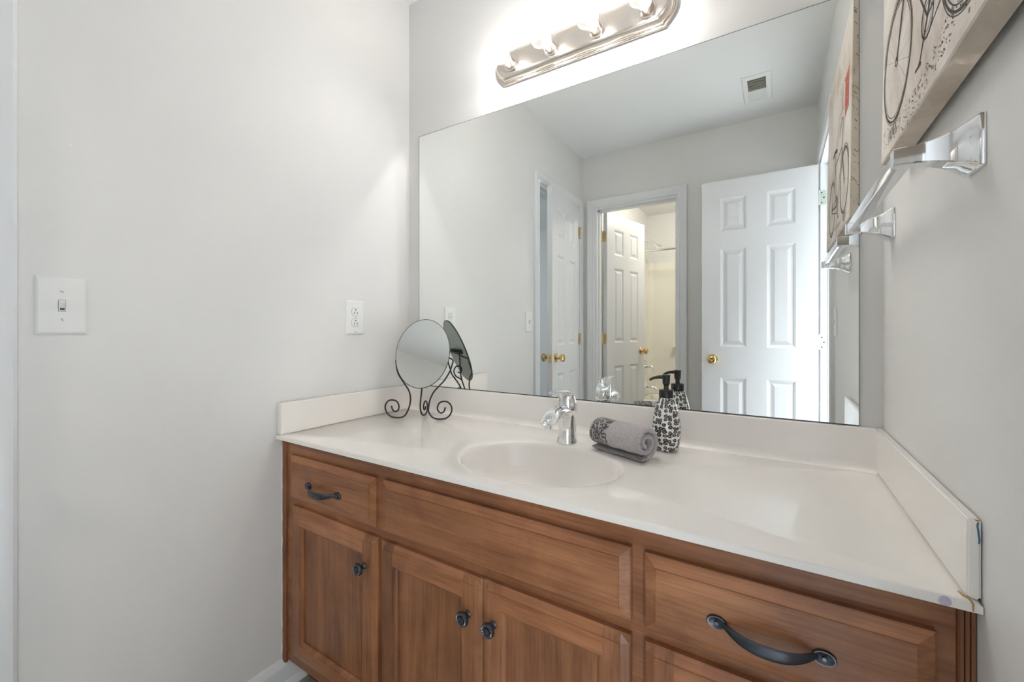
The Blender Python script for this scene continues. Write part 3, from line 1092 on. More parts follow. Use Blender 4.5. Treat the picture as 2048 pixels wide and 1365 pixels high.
mb.tube(pts, [0.0058, 0.0052, 0.0046, 0.0040, 0.0035, 0.0032], 14)
mb.build('pump_head', 'black_plastic', soap)

# ------------------------------------------------------------------ rolled towel
tw = thing('rolled_towel', 'grey rolled hand towel with a dark damask band beside the basin', 'towel', (0.955, -0.175, ZC))
ax = Vector((0.925, -0.38, 0)).normalized()
side = Vector((ax.y, -ax.x, 0)) * 1.0          # horizontal, towards the front
pR = Vector((1.0435, -0.2255, 0))
LEN = 0.164
turns = 1.95
r_in, r_out = 0.0085, 0.0395
NS = 110
strip = []
flap = 0.022
for i in range(NS + 1):
    t = i / NS
    th = -PI / 2 - 2 * PI * turns * (1 - t)
    rc = r_in + (r_out - r_in) * t ** 0.92
    strip.append((rc * math.cos(th) * 1.06, rc * math.sin(th) * 0.95))
zlow = -min(p[1] for p in strip)
# flap lying on the worktop towards the basin
end = strip[-1]
for k in range(1, 9):
    strip.append((end[0] + flap * k / 8, end[1] - 0.0012 * k / 8))
HT = 0.0072
mb = MB()
axial = [0.0, 0.0025, 0.008, 0.016] + [0.016 + (LEN - 0.032) * k / 22 for k in range(1, 22)] + [LEN - 0.016, LEN - 0.008, LEN - 0.0025, LEN]
scale_ = [0.35, 0.75, 0.97, 1.0] + [1.0] * 21 + [1.0, 0.97, 0.75, 0.35]
npt = len(strip)
rings = []
for a, sc in zip(axial, scale_):
    ring_o, ring_i = [], []
    for i, (p, q) in enumerate(strip):
        pa, pb = strip[max(0, i - 1)], strip[min(npt - 1, i + 1)]
        tx, tz = pb[0] - pa[0], pb[1] - pa[1]
        L_ = math.hypot(tx, tz)
        nx, nz = tz / L_, -tx / L_
        hh = HT * sc
        if i > npt - 8:
            hh *= 0.62
        if i in (0, npt - 1):
            hh *= 0.5
        wob = 0.0016 * mnoise.noise(Vector((p * 45, q * 45, a * 30)))
        for ring, sgn in ((ring_o, 1), (ring_i, -1)):
            P = p + nx * (sgn * hh + wob)
            Q = q + nz * (sgn * hh + wob)
            ring.append((P, Q))
    rings.append(ring_o + ring_i[::-1])
zmin = min(q for r in rings for _, q in r)
R3 = [[tuple(pR - ax * a + side * p + Vector((0, 0, ZC + 0.0004 + q - zmin))) for p, q in r] for a, r in zip(axial, rings)]
nring = len(R3[0])
tot = len(axial)
base = len(mb.v)
for r in R3:
    mb.v += r
for i in range(tot - 1):
    mid = (axial[i] + axial[i + 1]) / 2 / LEN
    mat = 1 if 0.60 < mid < 0.945 else 0
    for j in range(nring):
        k = (j + 1) % nring
        mb.f.append((base + i * nring + j, base + i * nring + k, base + (i + 1) * nring + k, base + (i + 1) * nring + j))
        mm = mat
        if npt - 8 < j < npt + 8:
            mm = 2
        mb.m.append(mm)
        mb.s.append(True)
for i, fl in ((0, 1), (tot - 1, 0)):
    for j in range(npt - 1):
        a, b_, c_, d_ = j, j + 1, nring - 2 - j, nring - 1 - j
        mb.f.append(tuple(base + i * nring + q for q in ((a, b_, c_, d_) if fl else (d_, c_, b_, a))))
        mb.m.append(0)
        mb.s.append(True)
mb.build('towel_roll', ['terry', 'damask', 'terry_under'], tw, sharp=80)

# ------------------------------------------------------------------ tabletop make-up mirror
mm_ = thing('tabletop_mirror', 'oval tilting make-up mirror on a black scrolled wire stand', 'mirror', (0.21, -0.16, ZC))
phi = R(-59)
nm = Vector((math.cos(phi), math.sin(phi), 0))
em_ = Vector((-math.sin(phi), math.cos(phi), 0))
phi = R(-67)
nh = Vector((math.cos(phi), math.sin(phi), 0))
eh = Vector((-math.sin(phi), math.cos(phi), 0))
mid = Vector((0.21, -0.16, 0))
tau = R(22)
nd = nm * math.cos(tau) + Vector((0, 0, math.sin(tau)))
sd = Vector((0, 0, math.cos(tau))) - nm * math.sin(tau)
cd = mid - nh * 0.030 + eh * 0.007 + Vector((-0.020, 0.020, 1.028))
RA, RB = 0.1015, 0.1370


def oval(k, d, n=64):
    return [tuple(cd + em_ * (RA * k * math.cos(2 * PI * i / n)) + sd * (RB * k * math.sin(2 * PI * i / n)) + nd * d) for i in range(n)]


mb = MB()
mb.rings([oval(0.0, 0.0), oval(0.985, 0.0)], 0, False)
mb.build('mirror_disc', 'mirror', mm_)
mb = MB()
mb.rings([oval(0.983, 0.0002), oval(0.992, 0.0010), oval(1.0, 0.0), oval(1.0, -0.004), oval(0.99, -0.005)], 0, True)
mb.build('rim', 'mirror_edge', mm_)
mb = MB()
mb.rings([oval(0.992, -0.0045), oval(0.0, -0.0045)], 0, False)
mb.build('back_plate', 'mirror_back', mm_)
# bracket across the back
mb = MB()
c0 = cd - nd * 0.0085
for sgn in (0,):
    vs = []
    for dn in (-0.0035, 0.0035):
        for a, s_ in ((-0.062, -0.009), (0.062, -0.009), (0.062, 0.009), (-0.062, 0.009)):
            vs.append(c0 + em_ * a + sd * s_ + nd * dn)
    mb.add(vs, [(0, 1, 2, 3), (4, 5, 6, 7), (0, 1, 5, 4), (1, 2, 6, 5), (2, 3, 7, 6), (3, 0, 4, 7)])
cb = cd - nd * 0.020
mb.tube([cb - em_ * 0.058, cb + em_ * 0.058], 0.0032, 10)
for a in (-0.05, 0.0, 0.05):
    mb.tube([c0 + em_ * a, cb + em_ * a], 0.0034, 10)
mb.build('tilt_bracket', 'black_iron', mm_)


def smooth(pts, per=5):
    out = []
    for i in range(len(pts) - 1):
        p0, p1, p2, p3 = pts[max(i - 1, 0)], pts[i], pts[i + 1], pts[min(i + 2, len(pts) - 1)]
        for k in range(per):
            t = k / per
            out.append(tuple(0.5 * (2 * b_ + (c_ - a_) * t + (2 * a_ - 5 * b_ + 4 * c_ - d_) * t * t + (3 * b_ - a_ - 3 * c_ + d_) * t ** 3) for a_, b_, c_, d_ in zip(p0, p1, p2, p3)))
    out.append(tuple(pts[-1]))
    return out


WR = 0.0029
LEG = [(0.1085, 1.000), (0.1075, 0.985), (0.103, 0.962), (0.093, 0.941), (0.081, 0.924), (0.064, 0.905), (0.048, 0.886), (0.0385, 0.863), (0.0365, 0.840), (0.040, 0.819), (0.052, 0.801), (0.068, 0.7945), (0.085, 0.7937),
       (0.104, 0.797), (0.119, 0.809), (0.1265, 0.828), (0.1225, 0.845), (0.111, 0.8555), (0.096, 0.8575), (0.081, 0.852), (0.0735, 0.838), (0.0745, 0.825), (0.083, 0.8165), (0.093, 0.8175), (0.099, 0.825), (0.102, 0.836)]
for sgn in (1, -1):
    start = [tuple(cb + em_ * (sgn * 0.054)), tuple(cb + em_ * (sgn * 0.090) + Vector((0, 0, -0.010)))]
    P = start + [tuple(mid + eh * (sgn * a) - nh * ((0.047 * min(1, max(0, (z - 0.822) / 0.10)) ** 0.8 + (0.024 if sgn > 0 else 0.008) * min(1, max(0, (z - 0.945) / 0.05))) if n_ < 9 else 0) + Vector((0, 0, z))) for n_, (a, z) in enumerate(LEG)]
    mb = MB()
    mb.tube(smooth(P), WR, 10)
    mb.build('wire_leg', 'black_iron', mm_)
BK = [(0.054, 1.010), (0.050, 0.975), (0.048, 0.945), (0.044, 0.915), (0.034, 0.885), (0.024, 0.855), (0.022, 0.825), (0.036, 0.803), (0.055, 0.7946), (0.072, 0.7939), (0.088, 0.801), (0.095, 0.818), (0.089, 0.836), (0.074, 0.844), (0.060, 0.838), (0.054, 0.824), (0.061, 0.813), (0.072, 0.815), (0.074, 0.824)]
mb = MB()
P = [tuple(cb + Vector((0, 0, -0.001)))] + [tuple(mid - nh * b_ + Vector((0, 0, z))) for b_, z in BK]
mb.tube(smooth(P), WR, 10)
MS = [(0.042, 0.905), (0.052, 0.912), (0.070, 0.924), (0.078, 0.944), (0.068, 0.962), (0.050, 0.962), (0.041, 0.948), (0.048, 0.936), (0.060, 0.939)]
mb.tube(smooth([tuple(mid - nh * b_ + Vector((0, 0, z))) for b_, z in MS]), WR * 0.92, 10)
mb.build('wire_leg', 'black_iron', mm_)

# ------------------------------------------------------------------ switch, outlet


def plate(name, yc, zc, w, h, f, parent, d=0.0058):
    mb = MB()
    rs = []
    for ins, dd in ((0, 0.0004), (0, 0.0018), (0.0022, 0.0042), (0.0050, d), (0.0065, d + 0.0002)):
        rs.append([f(yc + sa * (w / 2 - ins), zc + sb * (h / 2 - ins), dd) for sa, sb in ((-1, -1), (1, -1), (1, 1), (-1, 1))])
    mb.rings(rs, 0, False, True, True, True)
    return mb.build(name, 'plastic', parent)


def screw(mb, f, y, z, d, ang, r=0.0032):
    n = 16
    rs = [[f(y + q * math.cos(2 * PI * k / n), z + q * math.sin(2 * PI * k / n), dd) for k in range(n)] for q, dd in ((r, d - 0.0005), (r, d + 0.0006), (r * 0.8, d + 0.0012))]
    mb.rings(rs, 0, True, True, False, True)
    c, s = math.cos(ang), math.sin(ang)
    mb.add([f(y + a * c - b_ * s, z + a * s + b_ * c, d + 0.00135) for a, b_ in ((-r * .92, -0.0005), (r * .92, -0.0005), (r * .92, 0.0005), (-r * .92, 0.0005))], [(0, 1, 2, 3)], 1)


FL = lambda a, z, d: (d, a, z)
FRW = lambda a, z, d: (XW - d, a, z)


def light_switch(name, label, yc, zc, w, h, f, group=None):
    t = thing(name, label, 'light switch', f(yc, zc, 0), group)
    plate('cover_plate', yc, zc, w, h, f, t)
    mb = MB()
    for i, (a0, a1, z0, z1, d, k) in enumerate(((-0.0058, 0.0058, -0.0125, 0.0125, 0.0062, 0),)):
        mb.add([f(yc + a0, zc + z0, d), f(yc + a1, zc + z0, d), f(yc + a1, zc + z1, d), f(yc + a0, zc + z1, d)], [(0, 1, 2, 3)], 1)
        mb.add([f(yc + a0 + .0008, zc + z0 + .0008, d + .0001), f(yc + a1 - .0004, zc + z0 + .0008, d + .0001), f(yc + a1 - .0004, zc + z1 - .0004, d + .0001), f(yc + a0 + .0008, zc + z1 - .0006, d + .0001)], [(0, 1, 2, 3)], 0)
        mb.add([f(yc + a0 + .0026, zc + z0 + .0030, d + .0002), f(yc + a1 - .0018, zc + z0 + .0030, d + .0002), f(yc + a1 - .0018, zc + z1 - .0030, d + .0002), f(yc + a0 + .0026, zc + z1 - .0030, d + .0002)], [(0, 1, 2, 3)], 1)
    mb.build('toggle_frame', ['plastic2', 'slot'], t)
    mb = MB()
    A = [f(yc + a, zc + z, 0.0060) for a, z in ((-0.0034, -0.0055), (0.0034, -0.0055), (0.0034, 0.0095), (-0.0034, 0.0095))]
    B = [f(yc + a, zc + z, 0.0165) for a, z in ((-0.0028, 0.0052), (0.0028, 0.0052), (0.0028, 0.0112), (-0.0028, 0.0112))]
    mb.add(A + B, [(0, 1, 5, 4), (1, 2, 6, 5), (2, 3, 7, 6), (3, 0, 4, 7), (4, 5, 6, 7)])
    mb.build('toggle', 'plastic', t)
    mb = MB()
    screw(mb, f, yc, zc + 0.0302, 0.0060, R(-25))
    mb.build('screw', ['plastic', 'slot'], t)
    mb = MB()
    screw(mb, f, yc, zc - 0.0302, 0.0060, R(-75))
    mb.build('screw', ['plastic', 'slot'], t)
    return t


light_switch('light_switch', 'white toggle switch on the bare wall at the far left, beside the door frame', -1.0185, 1.1652, 0.0790, 0.1240, FL)
light_switch('light_switch', 'white toggle switch seen in the mirror between the canvas and the door frame', -0.940, 1.147, 0.0720, 0.1200, FRW)

out_ = thing('electrical_outlet', 'white duplex outlet on the left wall by the make-up mirror', 'outlet', (0, -0.2712, 1.1595))
oy, oz = -0.2712, 1.1595
plate('cover_plate', oy, oz, 0.0795, 0.1240, FL, out_)
for s in (1, -1):
    zc = oz + 0.0195 * s
    mb = MB()
    n = 40

    def shape(k):
        pts = []
        for i in range(n):
            a = 2 * PI * i / n
            y, z = 0.0172 * math.cos(a), 0.0172 * math.sin(a)
            pts.append((oy + y * k, zc + max(-0.0140, min(0.0140, z)) * k))
        return pts
    mb.rings([[FL(a, z, 0.0061) for a, z in shape(1.05)], [FL(a, z, 0.0061) for a, z in shape(1.0)]], 1, False)
    mb.rings([[FL(a, z, 0.0058) for a, z in shape(1.0)], [FL(a, z, 0.0072) for a, z in shape(1.0)], [FL(a, z, 0.0076) for a, z in shape(0.94)]], 0, True, True, False, True)
    for (ya, za, w, h) in ((-0.0064, -0.0035, 0.0024, 0.0078), (0.0064, -0.0035, 0.0024, 0.0092)):
        mb.add([FL(oy + ya + p * w / 2, zc + za + q * h / 2, 0.0078) for p, q in ((-1, -1), (1, -1), (1, 1), (-1, 1))], [(0, 1, 2, 3)], 1)
    mb.rings([[FL(oy + 0.0026 * k * math.cos(2 * PI * i / 14), zc + 0.0078 + 0.0028 * k * math.sin(2 * PI * i / 14), 0.0078) for i in range(14)] for k in (1, 0.01)], 1, False)
    mb.build('receptacle', ['plastic', 'slot'], out_)
mb = MB()
screw(mb, FL, oy, oz, 0.0060, R(60), 0.0026)
mb.build('screw', ['plastic', 'slot'], out_)
mb = MB()                                     # embossed maker's mark, too small to read
for i in range(4):
    y = oy - 0.0046 + i * 0.0031
    for (a0, a1, z0, z1) in ((0, 0.0022, 0.0018, 0.0024), (0, 0.0022, -0.0012, -0.0006), (0 if i != 2 else 0.001, 0.0006 if i != 2 else 0.0016, -0.0012, 0.0024)):
        mb.add([FL(y + a0, oz - 0.0535 + z0, 0.0063), FL(y + a1, oz - 0.0535 + z0, 0.0063), FL(y + a1, oz - 0.0535 + z1, 0.0063), FL(y + a0, oz - 0.0535 + z1, 0.0063)], [(0, 1, 2, 3)])
mb.build('embossed_mark', 'slot', out_)

# ------------------------------------------------------------------ towel bar on the right wall
TBX, TBZ = XW - 0.076, 1.3365
tb = thing('towel_bar', 'chrome square towel bar on the wall below the bicycle canvas', 'towel bar', (XW, -0.31, TBZ))
PY = (-0.5370, -0.0880)
mb = MB()
mb.box(TBX, TBX + 0.018, PY[0] - 0.006, PY[1] + 0.006, TBZ - 0.0095, TBZ + 0.0095, 0, 0.0012, 2)
mb.build('rail', 'chrome', tb)
for py in PY:
    mb = MB()
    rs = []
    n = 14
    prof = [(0.0004, 0.0275, 0.0310), (0.004, 0.0275, 0.0310), (0.0065, 0.0262, 0.0295), (0.012, 0.0225, 0.0258), (0.020, 0.0178, 0.0212), (0.030, 0.0138, 0.0172), (0.042, 0.0115, 0.0140), (0.056, 0.0106, 0.0118), (0.0785, 0.0104, 0.0110)]
    for d, hy, hz in prof:
        c = 0.0016
        q = []
        for sy_, sz_ in ((1, 1), (-1, 1), (-1, -1), (1, -1)):
            if sy_ * sz_ > 0:
                q += [(sy_ * hy, sz_ * (hz - c)), (sy_ * (hy - c), sz_ * hz)]
            else:
                q += [(sy_ * (hy - c), sz_ * hz), (sy_ * hy, sz_ * (hz - c))]
        rs.append([(XW - d, py + a, TBZ + z) for a, z in q])
    mb.rings(rs, 0, True, True, True, True)
    mb.build('post', 'chrome', tb, sharp=40)

# ------------------------------------------------------------------ canvas print
CY0, CY1, CZ0, CZ1 = -0.845, -0.222, 1.424, 2.030
cv = thing('canvas_print', 'cream canvas print of an old bicycle with a red postage stamp', 'picture', (XW, (CY0 + CY1) / 2, CZ0))
CT = 0.030


def cvp(a, z, d):
    """a along the wall, z up, d out of the back plane; the foot stands a little off the wall"""
    t = (z - CZ0) / (CZ1 - CZ0)
    return (XW - 0.0005 - 0.009 * (1 - t) - d, a, z)


mb = MB()
r0 = [(CY0, CZ0), (CY1, CZ0), (CY1, CZ1), (CY0, CZ1)]
ins = lambda k: [(CY0 + k, CZ0 + k), (CY1 - k, CZ0 + k), (CY1 - k, CZ1 - k), (CY0 + k, CZ1 - k)]
mb.rings([[cvp(a, z, 0) for a, z in r0], [cvp(a, z, CT - 0.002) for a, z in r0]], 1, False, True, True, False)
mb.rings([[cvp(a, z, CT - 0.002) for a, z in r0], [cvp(a, z, CT) for a, z in ins(0.002)]], 0, False, True, False, True)
rnd = random.Random(3)


def stroke(pts, w, mat=2, lift=0.0004, closed=False):
    """ink line on the canvas front: pts = [(y, z)]"""
    P = [Vector(p) for p in pts]
    n = len(P)
    A, B = [], []
    for i in range(n):
        if closed:
            t = (P[(i + 1) % n] - P[i - 1]).normalized()
        else:
            t = (P[min(i + 1, n - 1)] - P[max(i - 1, 0)])
            t = t.normalized() if t.length > 0 else Vector((1, 0))
        q = Vector((-t.y, t.x))
        ww = w * 0.5 * (1 + 0.25 * rnd.uniform(-1, 1))
        A.append(cvp(*(P[i] + q * ww), CT + lift))
        B.append(cvp(*(P[i] - q * ww), CT + lift))
    for i in range(n if closed else n - 1):
        j = (i + 1) % n
        mb.add([A[i], A[j], B[j], B[i]], [(0, 1, 2, 3)], mat)


def ring_(cy_, cz_, r, w, mat=2, a0=0, a1=2 * PI, n=48, lift=0.0004):
    pts = [(cy_ + r * math.cos(a0 + (a1 - a0) * i / n), cz_ + r * math.sin(a0 + (a1 - a0) * i / n)) for i in range(n + 1)]
    stroke(pts, w, mat, lift)


W1 = (-0.335, 1.561)          # front wheel hub (nearest the mirror)
W2 = (-0.660, 1.548)          # rear wheel hub
RW_ = 0.094
for (hy, hz) in (W1, W2):
    ring_(hy, hz, RW_, 0.0042)
    ring_(hy, hz, RW_ - 0.0065, 0.0016)
    ring_(hy, hz, RW_ + 0.0045, 0.0012)
    for k in range(20):
        a = 2 * PI * k / 20 + 0.1
        stroke([(hy + 0.008 * math.cos(a), hz + 0.008 * math.sin(a)), (hy + (RW_ - 0.007) * math.cos(a), hz + (RW_ - 0.007) * math.sin(a))], 0.0006, 3)
    ring_(hy, hz, 0.007, 0.003, n=16)
BBk = (-0.508, 1.528)
SEAT = (-0.575, 1.690)
HEAD = (-0.395, 1.690)
for a, b_, w in ((W1, (HEAD[0] + 0.006, HEAD[1] - 0.02), 0.0050), ((HEAD[0], HEAD[1] - 0.015), BBk, 0.0048), (SEAT, BBk, 0.0048), ((HEAD[0] - 0.004, HEAD[1] - 0.006), (SEAT[0] + 0.008, SEAT[1] - 0.01), 0.0048), (W2, BBk, 0.0040), (W2, (SEAT[0] + 0.005, SEAT[1] - 0.02), 0.0034),
                (HEAD, (-0.383, 1.735), 0.0050), (SEAT, (-0.585, 1.722), 0.0046), ((W1[0] - 0.004, W1[1]), (-0.400, 1.667), 0.0022)):
    stroke([a, ((a[0] + b_[0]) / 2, (a[1] + b_[1]) / 2), b_], w)
stroke([(-0.640, 1.728), (-0.610, 1.733), (-0.575, 1.730), (-0.545, 1.724), (-0.528, 1.718)], 0.012)
stroke([(-0.383, 1.735), (-0.370, 1.750), (-0.380, 1.768), (-0.405, 1.772), (-0.440, 1.758), (-0.462, 1.738)], 0.005)
ring_(BBk[0], BBk[1], 0.026, 0.0035)
ring_(BBk[0], BBk[1], 0.018, 0.0012)
stroke([BBk, (-0.478, 1.488), (-0.470, 1.482)], 0.005)
stroke([(-0.482, 1.481), (-0.452, 1.482)], 0.005)
stroke([BBk, (-0.536, 1.566)], 0.005)
stroke([(-0.550, 1.568), (-0.522, 1.567)], 0.005)
stroke([(W2[0], W2[1] + 0.012), (BBk[0], BBk[1] + 0.026)], 0.002)
stroke([(W2[0], W2[1] - 0.012), (BBk[0], BBk[1] - 0.026)], 0.002)
ring_(W2[0], W2[1], 0.013, 0.002, n=20)
ring_(W1[0], W1[1], RW_ + 0.010, 0.002, 2, R(20), R(150))
ring_(W2[0], W2[1], RW_ + 0.010, 0.002, 2, R(40), R(185))
# ground flecks and scribbled hand
for i in range(330):
    y = rnd.uniform(CY0 + 0.02, CY1 - 0.02)
    z = 1.466 - 0.034 * rnd.random() ** 1.3 + 0.010 * math.sin(y * 18)
    l = rnd.uniform(0.002, 0.008)
    a = rnd.uniform(0.2, 0.9)
    stroke([(y, z), (y + l * math.cos(a), z + l * math.sin(a) * 0.6)], rnd.uniform(0.0008, 0.0026), rnd.choice((2, 3, 3)))
for i in range(16):
    y = W1[0] + 0.02 + rnd.uniform(-0.02, 0.03)
    stroke([(y, 1.463), (y + rnd.uniform(-0.02, 0.02), 1.450 - rnd.random() * 0.012)], 0.001)
for line in range(9):
    z = 1.985 - line * 0.022
    y = CY0 + 0.05
    while y < CY1 - 0.28 + 0.02 * (line % 3):
        l = rnd.uniform(0.018, 0.05)
        pts = []
        k = max(5, int(l / 0.0035))
        for q in range(k):
            pts.append((y + l * q / k, z + 0.0055 * math.sin(q * 2.3 + line) + rnd.uniform(-.0012, .0012)))
        stroke(pts, 0.0010, 3 if line % 2 else 2)
        y += l + 0.010
# postage stamp
SY0, SY1, SZ0, SZ1 = -0.345, -0.262, 1.752, 1.868
mb.add([cvp(SY0, SZ0, CT + 0.0003), cvp(SY1, SZ0, CT + 0.0003), cvp(SY1, SZ1, CT + 0.0003), cvp(SY0, SZ1, CT + 0.0003)], [(0, 1, 2, 3)], 4)
for k in (0.006, 0.010):
    stroke([(SY0 + k, SZ0 + k), (SY1 - k, SZ0 + k), (SY1 - k, SZ1 - k), (SY0 + k, SZ1 - k), (SY0 + k, SZ0 + k)], 0.0012, 0, 0.0006)
ring_((SY0 + SY1) / 2, (SZ0 + SZ1) / 2 + 0.006, 0.022, 0.0014, 0, lift=0.0006)
for r in (0.045, 0.038):
    ring_(-0.372, 1.835, r, 0.0014, 2, lift=0.0007)
# ink that wraps on to the edge facing the mirror
for i in range(70):
    z = rnd.uniform(CZ0 + 0.02, CZ1 - 0.03)
    d = rnd.uniform(0.003, CT - 0.005)
    l = rnd.uniform(0.003, 0.012)
    p, q = (d, z), (min(CT - 0.003, d + l * 0.7), z + l)
    a = cvp(0, p[1], p[0])
    b_ = cvp(0, q[1], q[0])
    yy = CY1 + 0.0004
    w = rnd.uniform(0.0004, 0.0012)
    mb.add([(a[0], yy, a[2] - w), (b_[0], yy, b_[2] - w), (b_[0], yy, b_[2] + w), (a[0], yy, a[2] + w)], [(0, 1, 2, 3)], 2)
mb.build('canvas', ['canvas', 'canvas_side', 'ink', 'ink_soft', 'stamp'], cv)
mb = MB()
mb.tube([(XW - 0.001, (CY0 + CY1) / 2, CZ1 - 0.045), (XW - 0.0085, (CY0 + CY1) / 2, CZ1 - 0.045)], 0.002, 8)
mb.build('hanging_nail', 'pewter_edge', cv)

# ------------------------------------------------------------------ ceiling vent
VX0, VX1, VY0, VY1 = 1.143, 1.285, -1.640, -1.338
vt = thing('ceiling_vent', 'white ceiling vent with half its opening dark, seen in the mirror', 'vent', ((VX0 + VX1) / 2, (VY0 + VY1) / 2, H))
fz = lambda a, b_, d: (a, b_, H - d)
mb = MB()
rs = []
for i_, d in ((0, 0.0005), (0.0, 0.004), (0.004, 0.008), (0.026, 0.010), (0.028, 0.006)):
    rs.append([fz(a, b_, d) for a, b_ in ((VX0 + i_, VY0 + i_), (VX1 - i_, VY0 + i_), (VX1 - i_, VY1 - i_), (VX0 + i_, VY1 - i_))])
mb.rings(rs, 0, False)
mb.build('frame', 'plastic', vt)
ym = (VY0 + VY1) / 2 - 0.005
mb = MB()
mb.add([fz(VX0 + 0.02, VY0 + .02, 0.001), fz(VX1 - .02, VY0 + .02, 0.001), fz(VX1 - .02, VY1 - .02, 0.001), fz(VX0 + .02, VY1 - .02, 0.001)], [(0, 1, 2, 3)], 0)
mb.build('duct_shade', plain('duct_shade_tone', (0.20, 0.185, 0.15), 0.9), vt)  # flat dark sheet: the shade inside the vent opening is put into its colour
mb = MB()
mb.box(VX0 + 0.026, VX1 - 0.026, VY0 + 0.026, ym, H - 0.0085, H - 0.0025)
mb.build('damper_cover', 'plastic2', vt)
for k in range(4):
    y = ym + 0.018 + k * 0.028
    mb = MB()
    mb.box(VX0 + 0.026, VX1 - 0.026, y, y + 0.003, H - 0.0055, H - 0.0015)
    mb.build('louvre', plain('vent_louvre', (0.30, 0.28, 0.24), 0.7) if k == 0 else bpy.data.materials['vent_louvre'], vt)

# ------------------------------------------------------------------ tub room
TY0, TY1, TZ = YT + 0.001, -3.350, 0.365
tub = thing('bathtub', 'white bathtub behind the inward-opened door', 'bathtub', (0.76, (TY0 + TY1) / 2, 0))
mb = MB()
cxt, cyt = 0.76, (TY0 + TY1) / 2


def rrect(hx, hy, r, z, n=8):
    pts = []
    for qx, qy, a0 in ((1, 1, 0), (-1, 1, 90), (-1, -1, 180), (1, -1, 270)):
        for i in range(n + 1):
            a = R(a0 + 90 * i / n)
            pts.append((cxt + qx * (hx - r) + r * math.cos(a), cyt + qy * (hy - r) + r * math.sin(a), z))
    return pts


hx, hy = 0.757, (TY1 - TY0) / 2
rs = [rrect(hx, hy, 0.012, 0.0), rrect(hx, hy, 0.012, TZ - 0.02), rrect(hx - .003, hy - .003, 0.02, TZ - 0.006), rrect(hx - .012, hy - .012, 0.03, TZ),
      rrect(hx - 0.05, hy - 0.05, 0.15, TZ), rrect(hx - 0.065, hy - 0.06, 0.16, TZ - 0.012), rrect(hx - 0.085, hy - 0.07, 0.17, TZ - 0.10), rrect(hx - 0.12, hy - 0.09, 0.16, TZ - 0.24), rrect(hx - 0.18, hy - 0.13, 0.10, TZ - 0.29)]
mb.rings(rs, 0, True, True, True, True)
mb.build('shell', 'acrylic', tub, sharp=50)
mb = MB()
mb.lathe([(0, 0), (0.034, 0), (0.034, 0.004), (0.028, 0.008), (0, 0.009)], (0.070, -3.62, TZ - 0.095), (1, 0, 0.15), 24)
mb.lathe([(0, 0), (0.006, 0.0), (0.006, 0.012), (0, 0.012)], (0.078, -3.62, TZ - 0.095), (1, 0, 0.15), 12)
mb.build('overflow_plate', 'chrome', tub)
sur = thing('tub_surround', 'glossy cream three-sided bath surround above the tub', 'tub surround', (0.76, -3.86, TZ))
mb = MB()
z1 = 1.905
# end panel with a sloping front shoulder, back panel, far panel
prof = [(TY0, z1), (-3.80, z1 + 0.004), (-3.66, 1.975), (-3.60, 1.99), (TY1, 1.99), (TY1, TZ + 0.001), (TY0, TZ + 0.001)]
mb.extrude(prof, 0.001, 0.016, lambda a, z, x: (x, a, z))
mb.box(0.016, XW - 0.001, TY0, TY0 + 0.016, TZ + 0.001, z1)
mb.box(XW - 0.016, XW - 0.001, TY0 + 0.016, TY1, TZ + 0.001, z1)
# coved inner corner
nn = 8
cov = [(0.016 + 0.07 * (1 - math.sin(R(90 * i / nn))), TY0 + 0.016 + 0.07 * (1 - math.cos(R(90 * i / nn)))) for i in range(nn + 1)] + [(0.0155, TY0 + 0.0155)]
mb.extrude(cov, TZ + 0.001, z1, lambda a, c_, z: (a, c_, z), 0, True)
mb.build('wall_panel', 'acrylic', sur, sharp=40)
mb = MB()
mb.box(0.30, 0.62, TY0 + 0.0155, TY0 + 0.10, 0.920, 0.945, 0, 0.008, 3)
mb.build('soap_ledge', 'acrylic', sur)
sh = thing('showerhead', 'chrome shower head on a bent arm above the tub', 'shower head', (0, -3.533, 2.113))
mb = MB()
mb.lathe([(0, 0.0005), (0.030, 0.0005), (0.030, 0.003), (0.020, 0.009), (0.011, 0.011), (0, 0.011)], (0, -3.533, 2.113), (1, 0, 0), 24)
mb.build('flange', 'chrome', sh)
mb = MB()
mb.tube(smooth([(0.004, -3.533, 2.113), (0.05, -3.533, 2.118), (0.105, -3.533, 2.112), (0.145, -3.533, 2.088), (0.170, -3.533, 2.060)]), 0.0105, 12)
mb.build('arm', 'chrome', sh)
mb = MB()
a = Vector((0.72, 0, -0.70)).normalized()
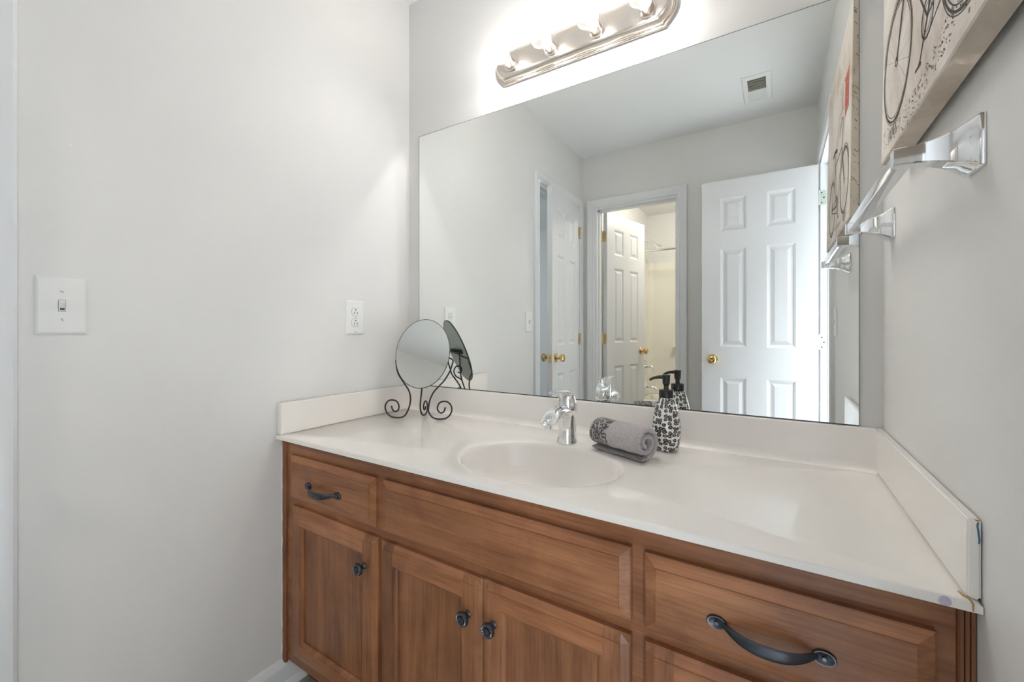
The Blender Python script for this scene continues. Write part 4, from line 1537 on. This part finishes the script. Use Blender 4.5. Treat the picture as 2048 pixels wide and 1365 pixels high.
mb.lathe([(0.0, 0), (0.013, 0.0), (0.016, 0.010), (0.015, 0.022), (0.022, 0.032), (0.036, 0.055), (0.041, 0.066), (0.040, 0.074), (0.0, 0.076)], (0.163, -3.533, 2.066), a, 28)
mb.build('spray_head', 'chrome', sh)
rod = thing('shower_rod', 'chrome shower curtain rod across the tub alcove', 'shower rod', (0.76, -3.46, 1.985))
mb = MB()
mb.tube([(0.017, -3.46, 1.985), (XW - 0.002, -3.46, 1.985)], 0.0125, 16)
mb.build('tube', 'chrome', rod)
for x, s in ((0.0165, 1), (XW - 0.001, -1)):
    mb = MB()
    mb.lathe([(0, 0), (0.028, 0), (0.027, 0.008), (0.016, 0.016), (0, 0.016)], (x, -3.46, 1.985), (s, 0, 0), 20)
    mb.build('end_cap', 'chrome', rod)
va_ = thing('tub_valve', 'chrome round shower valve with a curved lever above the spout', 'faucet valve', (0.016, -3.675, 0.688))
mb = MB()
mb.lathe([(0, 0.0005), (0.082, 0.0005), (0.080, 0.005), (0.060, 0.010), (0.030, 0.013), (0, 0.014)], (0.016, -3.675, 0.688), (1, 0, 0), 36)
mb.build('escutcheon', 'chrome', va_)
mb = MB()
mb.lathe([(0.0, 0), (0.022, 0.0), (0.019, 0.030), (0.016, 0.042), (0, 0.046)], (0.028, -3.675, 0.695), (1, 0, 0), 20)
mb.tube(smooth([(0.062, -3.675, 0.700), (0.090, -3.675, 0.698), (0.115, -3.672, 0.670), (0.128, -3.668, 0.620)]), [0.013] * 5 + [0.011] * 5 + [0.008] * 5 + [0.006], 12)
mb.build('lever', 'chrome', va_)
sp = thing('tub_spout', 'chrome tub spout low on the shower wall', 'spout', (0.016, -3.655, 0.455))
mb = MB()
mb.tube(smooth([(0.0185, -3.655, 0.462), (0.06, -3.655, 0.464), (0.115, -3.655, 0.460), (0.150, -3.655, 0.447), (0.158, -3.655, 0.432)]), [0.030] * 5 + [0.026] * 5 + [0.022] * 5 + [0.019] * 5 + [0.017], 16)
mb.lathe([(0, 0), (0.005, 0), (0.005, 0.012), (0.0075, 0.014), (0.006, 0.019), (0, 0.020)], (0.128, -3.655, 0.478), (0, 0, 1), 12)
mb.build('spout', 'chrome', sp)
